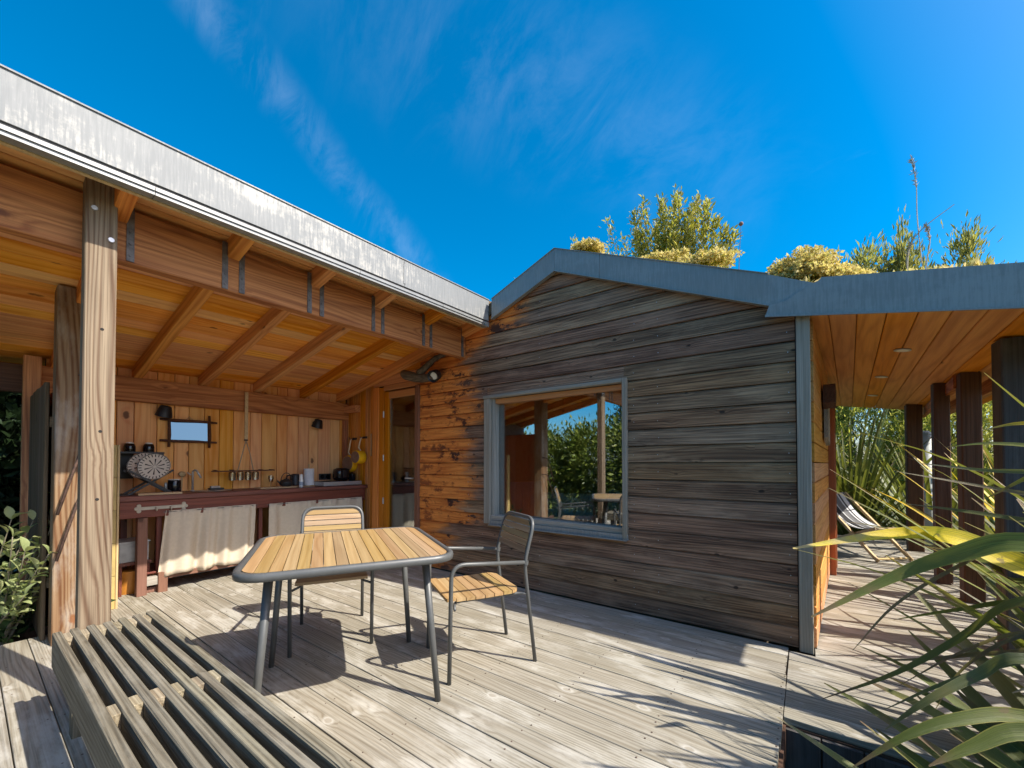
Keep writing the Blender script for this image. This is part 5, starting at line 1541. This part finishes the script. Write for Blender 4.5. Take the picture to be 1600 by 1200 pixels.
# ---- big flax in the right foreground, rooted in the bed beside the deck
FB = (1.12, 1.78, -0.42)
hand = [
    ([(1.02, 1.98, .25), (0.82, 2.18, .70), (0.58, 2.29, .85), (0.45, 2.32, .91), (0.28, 2.32, .90), (-0.05, 2.14, .83)], 0.088, 'flaxyellow'),
    ([(1.0, 1.93, .35), (0.80, 2.05, .85), (0.59, 2.11, .93), (0.44, 2.13, .87), (0.28, 2.13, .77), (0.01, 2.0, .59)], 0.077, 'flax'),
    ([(0.98, 2.0, .35), (0.78, 2.12, .85), (0.61, 2.19, .92), (0.47, 2.28, .80), (0.29, 2.27, .62), (.15, 2.23, .41)], .020, 'flaxdead'),
    ([(0.95, 1.9, .35), (0.72, 1.93, .75), (0.54, 1.96, .77), (0.41, 1.99, .61), (0.25, 1.96, .46), (0.04, 1.91, .32)], 0.029, 'flax'),
    ([(0.95, 1.76, .15), (0.70, 1.74, .46), (0.47, 1.69, .52), (0.33, 1.62, .50), (0.22, 1.57, .44), (0.10, 1.52, .33)], 0.038, 'flax'),
    ([(0.95, 1.80, .20), (0.72, 1.80, .58), (0.50, 1.80, .64), (0.41, 1.80, .57), (0.29, 1.74, .48), (0.19, 1.71, .37)], 0.036, 'flaxgrey'),
    ([(0.90, 1.70, .20), (0.62, 1.64, .50), (0.44, 1.60, .52), (0.34, 1.55, .47), (0.25, 1.50, .41)], 0.046, 'flax'),
    ([(0.98, 2.0, .25), (0.80, 2.18, .62), (0.63, 2.27, .69), (0.49, 2.35, .62), (0.30, 2.40, .52)], 0.031, 'flax'),
    ([(1.05, 2.1, .45), (0.90, 2.35, 1.02), (0.78, 2.50, 1.15), (0.62, 2.62, 1.17), (0.44, 2.70, 1.20)], 0.027, 'flaxgrey'),
    ([(1.05, 2.1, .45), (0.92, 2.38, .95), (0.80, 2.55, 1.05), (0.62, 2.68, 1.10), (0.36, 2.72, 1.16)], .024, 'flaxdead'),
    ([(1.05, 2.1, .45), (0.92, 2.38, .90), (0.80, 2.55, .95), (0.60, 2.68, .98), (0.40, 2.75, 1.00)], 0.031, 'flaxgrey'),
    ([(1.05, 2.05, .55), (0.88, 2.25, 1.15), (0.74, 2.38, 1.25), (0.60, 2.45, 1.28), (0.49, 2.50, 1.27)], 0.024, 'flax'),
    ([(1.05, 2.05, .55), (0.92, 2.30, 1.20), (0.82, 2.42, 1.33), (0.70, 2.50, 1.36), (0.60, 2.55, 1.34)], 0.029, 'flaxyellow'),
    ([(0.98, 1.9, .30), (0.78, 2.0, .70), (0.58, 2.02, .66), (0.44, 2.06, .50), (0.36, 2.08, .30)], .018, 'flaxdead'),
    ([(0.98, 1.9, .30), (0.76, 2.08, .66), (0.60, 2.16, .62), (0.46, 2.24, .48), (0.30, 2.30, .28)], .018, 'flaxdead'),
    ([(0.98, 1.95, .30), (0.72, 2.10, .58), (0.55, 2.20, .52), (0.38, 2.28, .42), (0.20, 2.34, .34)], .020, 'flaxdead'),
    ([(0.95, 1.85, .30), (0.74, 1.93, .64), (0.56, 1.95, .60), (0.38, 1.98, .46), (0.22, 2.0, .30)], 0.022, 'flaxgrey'),
    ([(1.05, 1.95, .40), (0.98, 2.1, .90), (0.88, 2.22, 1.12), (0.72, 2.3, 1.18), (0.56, 2.36, 1.06)], 0.041, 'flax'),
    ([(1.0, 1.9, .30), (0.86, 2.05, .78), (0.70, 2.12, .80), (0.55, 2.16, .68)], 0.042, 'flax'),
    ([(1.0, 1.85, .20), (0.85, 1.92, .60), (0.68, 1.93, .62), (0.5, 1.9, .5)], 0.036, 'flaxgrey'),
]
flax_plant('large flax clump with long arching green leaves and one yellow leaf, right foreground', FB, 60, 1.75, 21, lean=(-.06, .12), mats=('flax', 'flax', 'flax', 'flaxgrey'), hand=hand, arc=(rad(-75), rad(120)), wid=(.05, .085), stiff=.35, fans=[(26, 1.25, (rad(118), rad(200)), (28, 66), .25, -.9), (16, 1.5, (rad(95), rad(140)), (40, 72), .3, -.8)])
flax_plant('flax clump at the right picture edge, beside the large foreground flax', (1.66, 2.60, -0.42), 92, 2.15, 29, lean=(-.10, .0), mats=('flax', 'flax', 'flaxgrey'), wid=(.06, .09), stiff=.45)
flax_plant('flax clump right of the veranda posts, between front post and next post', (1.95, 4.5, -0.42), 60, 2.3, 31, mats=('flax', 'flaxgrey', 'flaxyellow', 'flax'), wid=(.04, .065), stiff=.5)
flax_plant('flax clump outside the veranda beside the second post', (2.0, 6.4, -0.42), 55, 2.2, 32, mats=('flax', 'flaxgrey', 'flaxyellow'), wid=(.04, .065), stiff=.5)
flax_plant('dark upright flax clump behind the striped deck chair', (0.62, 9.15, -0.35), 95, 2.55, 33, mats=('flax', 'flax', 'flaxgrey'), wid=(.045, .075), stiff=.75, spread=.75)
flax_plant('flax clump at the left of the veranda end, partly behind the door jamb', (-0.25, 9.5, -0.35), 60, 2.4, 34, mats=('flax', 'flaxgrey'), wid=(.045, .07), stiff=.6)
flax_plant('flax clump beside the pale post at the veranda end', (1.6, 9.0, -0.35), 70, 2.4, 35, mats=('flax', 'flax', 'flaxgrey'), wid=(.045, .07), stiff=.6)

# ---- bright hedge beyond the veranda
for i, (x_, y_, s_) in enumerate(((-0.6, 12.0, 1.0), (0.9, 12.3, 1.1), (2.4, 12.0, 1.05), (4.0, 11.0, 1.1), (4.6, 8.6, 1.0), (4.4, 6.0, 0.9))):
    bush('bamboo_bush', ['bright bamboo bush beyond the veranda, seen beside the door jamb', 'bright bamboo bush straight beyond the veranda end', 'bright bamboo bush right of the pale post beyond the veranda', 'bright bush seen between the two middle veranda posts', 'bright bush behind the flax, left of the front veranda post', 'bright bush farthest right behind the front veranda post'][i], 'bush', (x_, y_, -.42), (1.0, .9, 1.7 * s_), 9000, .16, .16, Mt['bamboo'], 50 + i, k=70, spread=.2, trunk=.04, group='bright bushes beyond the veranda')

# pale shed in the garden to the right
shd = thing('garden_shed', 'pale garden shed glimpsed between the right veranda posts', 'shed', (7.0, 12.5, -.42))
for i in range(10):
    board('wall_board', shd, (5.6, 11.9, -.3 + i * .3), (9.0, 11.9, -.3 + i * .3), .295, .03, (0, -1, 0), plain('pale shed paint %d' % i, (.55, .56, .50), .8) if i == 0 else bpy.data.materials['pale shed paint 0'], .01)
MB().prism([(5.3, 2.62), (9.3, 2.62), (9.3, 2.78), (5.3, 2.78)], 11.5, 14.5).build('roof', Mt['zinc'], shd)
MB().b2((5.6, 11.93, -.42), (9.0, 14.2, 2.6)).build('wall_core', Mt['linerboard'], shd)

# ---- trees behind the cabin
bush('conifer_tree', 'broad olive green conifer top rising behind the cabin roof', 'tree', (0.75, 13.0, -.42), (1.35, 1.2, 2.0), 30000, .15, .22, Mt['conifer'], 61, k=170, spread=.13, trunk=.14, th=2.92, surf=.35, group='trees behind the roof')
bush('conifer_tree', 'narrow pointed conifer top behind the veranda roof', 'tree', (1.75, 12.6, -.42), (.42, .4, 2.2), 14000, .16, .2, Mt['conifer'], 62, k=90, spread=.16, trunk=.12, th=2.45, surf=.3, group='trees behind the roof')
bush('conifer_tree', 'loose olive conifer right of the narrow one behind the veranda roof', 'tree', (2.75, 13.2, -.42), (.9, .8, 2.0), 20000, .15, .2, Mt['conifer'], 63, k=120, spread=.15, trunk=.12, th=2.35, surf=.3, group='trees behind the roof')

# ---- left side: dark hedge and the grey green shrub
for i, (x_, y_) in enumerate(((-7.4, 1.2), (-7.3, -0.2), (-7.6, -1.8))):
    bush('hedge_bush', ['dark hedge bush behind the partition fence', 'dark hedge bush at the left edge under the kitchen roof', 'dark hedge bush beyond the roof end on the left'][i], 'hedge', (x_, y_, -.42), (.95, 1.1, 1.55), 16000, .15, .5, Mt['darkhedge'], 70 + i, k=130, spread=.2, trunk=.05, group='dark hedge left of the kitchen', surf=.25)

shb = thing('leafy_shrub', 'grey green shrub with oval leaves on pale stems in front of the left posts', 'shrub', (-4.72, 0.10, -.42))
lm = bpy.data.meshes.new('leaf')
lv = []
for (t, w) in ((0, .004), (.2, .017), (.45, .023), (.7, .018), (.9, .008), (1, .0005)):
    zz = .012 * math.sin(t * 3.0)
    lv += [(t * .092, -w, zz + w * .35), (t * .092, 0, zz), (t * .092, w, zz + w * .35)]
lf = []
for i in range(5):
    for q in range(2): lf.append((i * 3 + q, i * 3 + 3 + q, i * 3 + 4 + q, i * 3 + 1 + q))
lm.from_pydata(lv, [], lf); lm.update(); lm.materials.append(Mt['shrub'])
lm.polygons.foreach_set('use_smooth', [True] * len(lm.polygons))
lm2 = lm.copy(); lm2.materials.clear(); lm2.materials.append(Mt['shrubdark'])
rs = random.Random(5)
stems = []
def stem(pts, r0):
    P = spline(pts, 6)
    MB().tube(P, [r0 * (1 - .75 * i / (len(P) - 1)) for i in range(len(P))], 6).build('stem', Mt['stem'], shb, smooth=True)
    return P
SB = Vector((-4.72, 0.10, -.42))
tips = [(-4.28, .385, .93), (-4.20, .36, .74), (-4.16, .37, .52), (-4.30, .30, .62), (-4.35, .20, .82), (-4.45, .10, .70), (-4.18, .28, .40), (-4.30, .16, .36), (-4.50, -.05, .55), (-4.62, .25, .66), (-4.45, .05, .26), (-4.25, .22, .22), (-4.75, .0, .85), (-4.40, .30, .80), (-4.05, .345, .60), (-4.10, .30, .50), (-4.15, .25, .62), (-4.2, .2, .72), (-4.1, .25, .34), (-4.3, .12, .50)]
nl = 0
for ti, tp_ in enumerate(tips):
    tp_ = Vector(tp_)
    mid = (SB + tp_) / 2 + Vector((rs.uniform(-.06, .02), rs.uniform(-.05, .05), .06))
    P = stem([SB + Vector((rs.uniform(-.05, .05), rs.uniform(-.05, .05), 0)), mid, tp_], .010)
    for j in range(6, len(P)):
        for side_ in (-1, 1):
            if nl >= 290 or rs.random() < .05: continue
            tg = (P[min(j, len(P) - 1)] - P[j - 1]).normalized()
            ax = tg.orthogonal().normalized()
            ax = Quaternion(tg, (j * 1.57 + (0 if side_ > 0 else math.pi)) + rs.uniform(-.4, .4)) @ ax
            d = (ax * .8 + tg * .6 + Vector((0, 0, .1))).normalized()
            zz = Vector((rs.uniform(-.3, .3), rs.uniform(-.3, .3), 1))
            zz = (zz - d * zz.dot(d)).normalized()
            yv_ = zz.cross(d)
            M = Matrix((d, yv_, zz)).transposed().to_4x4() @ Matrix.Scale(rs.uniform(.75, 1.2), 4)
            M.translation = P[j] + d * .004
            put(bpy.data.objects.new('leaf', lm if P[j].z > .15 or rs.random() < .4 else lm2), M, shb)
            nl += 1
bush('low_shrub', 'deep green low shrub in the shade under the grey green one', 'shrub', (-4.75, 0.28, -.42), (.38, .32, .36), 900, .09, .5, Mt['shrubdark'], 81, k=24, spread=.3, trunk=.02)

# ---- behind the photographer: hedge and trees that the big window mirrors
for i in range(8):
    x_ = -12.5 + i * 1.75
    bush('laurel_bush', ['laurel bush behind the terrace, far left end of the hedge', 'second laurel bush from the far end of the terrace hedge', 'third laurel bush from the far end of the terrace hedge', 'fourth laurel bush of the terrace hedge, mirrored in the window', 'fifth laurel bush of the terrace hedge, mirrored in the window pane', 'sixth laurel bush of the terrace hedge', 'seventh laurel bush of the terrace hedge', 'laurel bush at the right end of the terrace hedge'][i], 'bush', (x_, -4.3 - .3 * math.sin(i * 2.1), -.42), (1.15, .9, 1.42 + .12 * math.sin(i * 1.7)), 7000, .15, .40, Mt['hedge'], 90 + i, k=90, spread=.16, trunk=.05, group='laurel hedge behind the terrace')
bush('conifer_tree', 'tall dark conifer behind the laurel hedge, mirrored at the right of the window', 'tree', (-6.3, -9.5, -.42), (1.2, 1.2, 2.4), 7000, .2, .25, Mt['darkhedge'], 64, k=80, spread=.16, trunk=.15, th=.9)

# ---- green roof
def roofz(x):
    return 3.07 - .4265 * (x - RX) if x > RX else 3.07 - .389 * (RX - x)
# low growing mat along the roof edge
rg = np.random.RandomState(3)
n = 9000
xs = rg.uniform(-2.5, 1.7, n); ys_ = 3.25 + rg.uniform(0, 1, n) ** 1.5 * 2.5
zs = np.where(xs > -0.15, 2.37 - .17 * (xs + .15), np.where(xs > RX, 3.11 - .4265 * (xs - RX), 3.11 - .389 * (RX - xs)))
h_ = .5 + .5 * np.sin(xs * 7.0) * np.sin(ys_ * 5.0 + xs * 2)
C_ = np.stack([xs, ys_, zs + h_ * .06], 1)
D_ = np.stack([rg.normal(0, .6, n), rg.normal(0, .6, n), rg.uniform(.4, 1.2, n)], 1)
stuff(tag(mesh_obj('roof_plants', leaf_mesh('roof_plants', C_, D_, .045 * rg.uniform(.6, 1.5, n), .5, 4), Mt['sedum']), 'low straw yellow plants matting the cabin roof edge', 'roof plants'))
n = 5000
ys_ = rg.uniform(-.6, 3.1, n); xs = -2.7 - rg.uniform(0, 1, n) ** 1.5 * 2.5
C_ = np.stack([xs, ys_, 2.84 + .2 * (xs + 2.65) + .022 * (ys_ - 1.6)], 1)
D_ = np.stack([rg.normal(0, .6, n), rg.normal(0, .6, n), rg.uniform(.4, 1.2, n)], 1)
stuff(tag(mesh_obj('roof_plants', leaf_mesh('roof_plants', C_, D_, .04 * rg.uniform(.6, 1.5, n), .4, 5), Mt['willow']), 'low green plants matting the kitchen shelter roof', 'roof plants'))

# upright yellow green shrub on the roof
us = thing('roof_shrub', 'upright yellow green shrub growing on the cabin roof right of the ridge', 'shrub', (-1.12, 4.2, roofz(-1.12) - .02))
r_ = random.Random(17)
pts_, dirs_ = [], []
tops = [(-2.21, 3.60), (-2.08, 3.72), (-1.94, 3.80), (-1.83, 3.66), (-1.71, 3.84), (-1.60, 3.70), (-1.50, 3.77), (-1.41, 3.80), (-1.33, 3.86), (-1.26, 3.80), (-1.19, 3.93), (-1.12, 3.84), (-1.05, 3.90), (-0.98, 3.86), (-0.90, 3.84), (-0.83, 3.74), (-0.77, 3.79), (-0.71, 3.62), (-0.66, 3.52), (-0.60, 3.42), (-0.53, 3.34), (-0.60, 3.20), (-0.95, 3.55), (-1.15, 3.6), (-1.35, 3.55), (-1.0, 3.4), (-1.25, 3.7), (-0.88, 3.62), (-1.08, 3.72)]
for bi, (topx, topz) in enumerate(tops):
    thin = topx < -1.55
    topy = 4.2 + r_.uniform(-.22, .22)
    bx = -1.12 + (topx + 1.12) * .35
    b0 = Vector((bx + r_.uniform(-.06, .06), 4.2 + r_.uniform(-.08, .08), roofz(bx) - .02))
    tp_ = Vector((topx, topy, topz + r_.uniform(-.03, .03)))
    mid = b0 * .5 + tp_ * .5 + Vector((.10 * (topx + 1.1), 0, -.02))
    P = spline([b0, mid, tp_], 8)
    MB().tube(P, [.007 * (1 - .8 * i / (len(P) - 1)) for i in range(len(P))], 5).build('branch', Mt['stem'], us)
    for j in range(5, len(P)):
        tg = (P[j] - P[j - 1]).normalized()
        for q in range(10 if thin else 34):
            t = r_.random()
            sg = .045 * (1.15 - j / len(P))+ .012
            p = P[j - 1].lerp(P[j], t) + Vector((r_.gauss(0, sg), r_.gauss(0, sg), r_.gauss(0, .02)))
            pts_.append(p); dirs_.append(tg * .9 + Vector((r_.gauss(0, .6), r_.gauss(0, .6), r_.gauss(0, .5))))
C_ = np.array(pts_); D_ = np.array(dirs_)
mesh_obj('foliage', leaf_mesh('foliage', C_, D_, .050 * np.random.RandomState(2).uniform(.6, 1.3, len(C_)), .36, 6), Mt['willow'], None, us)

# mounds of straw coloured flower heads
def mound(label, c, size, n_, seed):
    t_ = thing('flower_mound', label, 'plant', c, 0, 'straw coloured flower mounds on the roof')
    rg = np.random.RandomState(seed)
    u = rg.normal(size=(n_, 3)); u /= np.linalg.norm(u, axis=1, keepdims=True); u[:, 2] = np.abs(u[:, 2])
    P = u * np.array(size) * rg.uniform(.62, 1.12, (n_, 1)) + np.array(c)
    Pl = np.repeat(P, 16, axis=0)
    D_ = rg.normal(size=(len(Pl), 3)); D_[:, 2] += .3
    Pl = Pl + D_ / np.linalg.norm(D_, axis=1, keepdims=True) * .012
    mesh_obj('flower_heads', leaf_mesh('flower_heads', Pl, D_, .020 * rg.uniform(.7, 1.3, len(Pl)), .8, seed), Mt['sedum'], None, t_)
    P2 = u * np.array(size) * rg.uniform(.2, .85, (n_, 1)) + np.array(c)
    mesh_obj('foliage', leaf_mesh('foliage', np.repeat(P2, 3, axis=0), rg.normal(size=(n_ * 3, 3)), .05 * rg.uniform(.6, 1.2, n_ * 3), .3, seed + 1), Mt['willow'], None, t_)
mound('large dome of straw yellow flowers on the roof above the fascia joint', (-.015, 3.46, 2.45), (.235, .20, .215), 520, 41)
mound('flat straw yellow flower patch right of the roof shrub', (-.66, 3.40, 2.735), (.26, .14, .085), 170, 42)
mound('straw yellow flower patch below the middle of the roof shrub', (-.98, 3.40, 2.86), (.24, .14, .06), 90, 46)
mound('straw yellow flower tuft at the left foot of the roof shrub', (-1.66, 3.45, 3.195), (.16, .12, .075), 160, 43)
mound('low straw yellow flowers right of the flower dome', (.22, 3.40, 2.36), (.14, .12, .095), 180, 44)

def stalk(label, pts, r, head=None, name='grass_stalk', group='dry stalks standing on the roof', mat='dry'):
    t_ = thing(name, label, 'grass stalk', pts[0], 0, group)
    P = spline(pts, 5)
    MB().tube(P, [r * (1 - .6 * i / (len(P) - 1)) for i in range(len(P))], 5).build('stem', Mt[mat], t_)
    if head == 'ball':
        MB().lathe([(.004, -.018), (.016, -.008), (.019, .002), (.013, .014), (.004, .019)], 12, T(*P[-1])).build('seed_head', Mt['seed'], t_, smooth=True)
    elif head == 'plume':
        n_ = 60
        rg = np.random.RandomState(int(abs(P[-1].x) * 1000))
        L_ = len(P)
        ii = rg.uniform(.62, 1.0, n_) * (L_ - 1)
        Cc = np.array([P[int(v)].lerp(P[min(int(v) + 1, L_ - 1)], v - int(v)) for v in ii])
        tg = np.array(P[-1] - P[-3]); tg /= np.linalg.norm(tg)
        mesh_obj('seed_head', leaf_mesh('seed_head', Cc, tg[None] + rg.normal(0, .35, (n_, 3)), .035 * rg.uniform(.6, 1.2, n_), .18, 7), Mt['dry'], None, t_)
stalk('thin upright stalk with a round brown seed head on the cabin roof', [(-.47, 4.0, 2.55), (-.455, 4.0, 3.0), (-.439, 4.0, 3.298)], .004, 'ball', mat='seed')
stalk('tall pale reed with a feathery top above the veranda roof', [(.70, 4.0, 2.30), (.66, 4.0, 2.9), (.655, 4.0, 3.2), (.63, 4.0, 3.42)], .004, 'plume')
stalk('bent grass blade leaning right above the veranda roof', [(.60, 4.0, 2.30), (.61, 4.0, 2.72), (.68, 4.0, 2.86), (.84, 4.0, 2.98)], .006, None)
stalk('short reed tuft beside the tall reed', [(.68, 4.02, 2.30), (.70, 4.0, 2.6), (.72, 4.0, 2.78), (.70, 4.0, 2.88)], .005, 'plume')
stalk('second short reed tuft left of the tall reed', [(.58, 4.02, 2.30), (.60, 4.0, 2.55), (.60, 4.0, 2.70), (.63, 4.0, 2.80)], .005, 'plume')
Ls_ = [(-2.62, 3.5, .26, -.10), (-2.50, 3.5, .34, -.16), (-2.44, 3.55, .20, .10), (-2.34, 3.5, .36, -.20), (-2.28, 3.6, .30, -.12), (-2.20, 3.5, .17, .12), (-2.08, 3.5, .20, -.14), (-2.02, 3.6, .22, -.10), (-1.78, 3.5, .24, -.16), (-1.68, 3.5, .26, -.12), (-1.58, 3.55, .20, .10), (-1.50, 3.5, .28, -.08), (-2.75, 3.2, .16, .08), (-2.66, 3.3, .2, -.07), (-1.42, 3.6, .24, .12), (-1.34, 3.5, .30, -.10)]
for i, (x_, y_, h, b) in enumerate(Ls_):
    z_ = roofz(x_) - .03
    stalk(('feathery dry grass stalk on the cabin roof ' if i % 2 == 0 else 'bare dry grass stalk on the cabin roof ') + ('left of the ridge' if x_ < RX else 'between the ridge and the roof shrub'), [(x_, y_, z_), (x_ + b * .2, y_, z_ + h * .6), (x_ + b, y_, z_ + h)], .0028, 'plume' if i % 2 == 0 else None, group=('feathery' if i % 2 == 0 else 'bare') + ' dry grass stalks ' + ('left of the ridge' if x_ < RX else 'right of the ridge'))
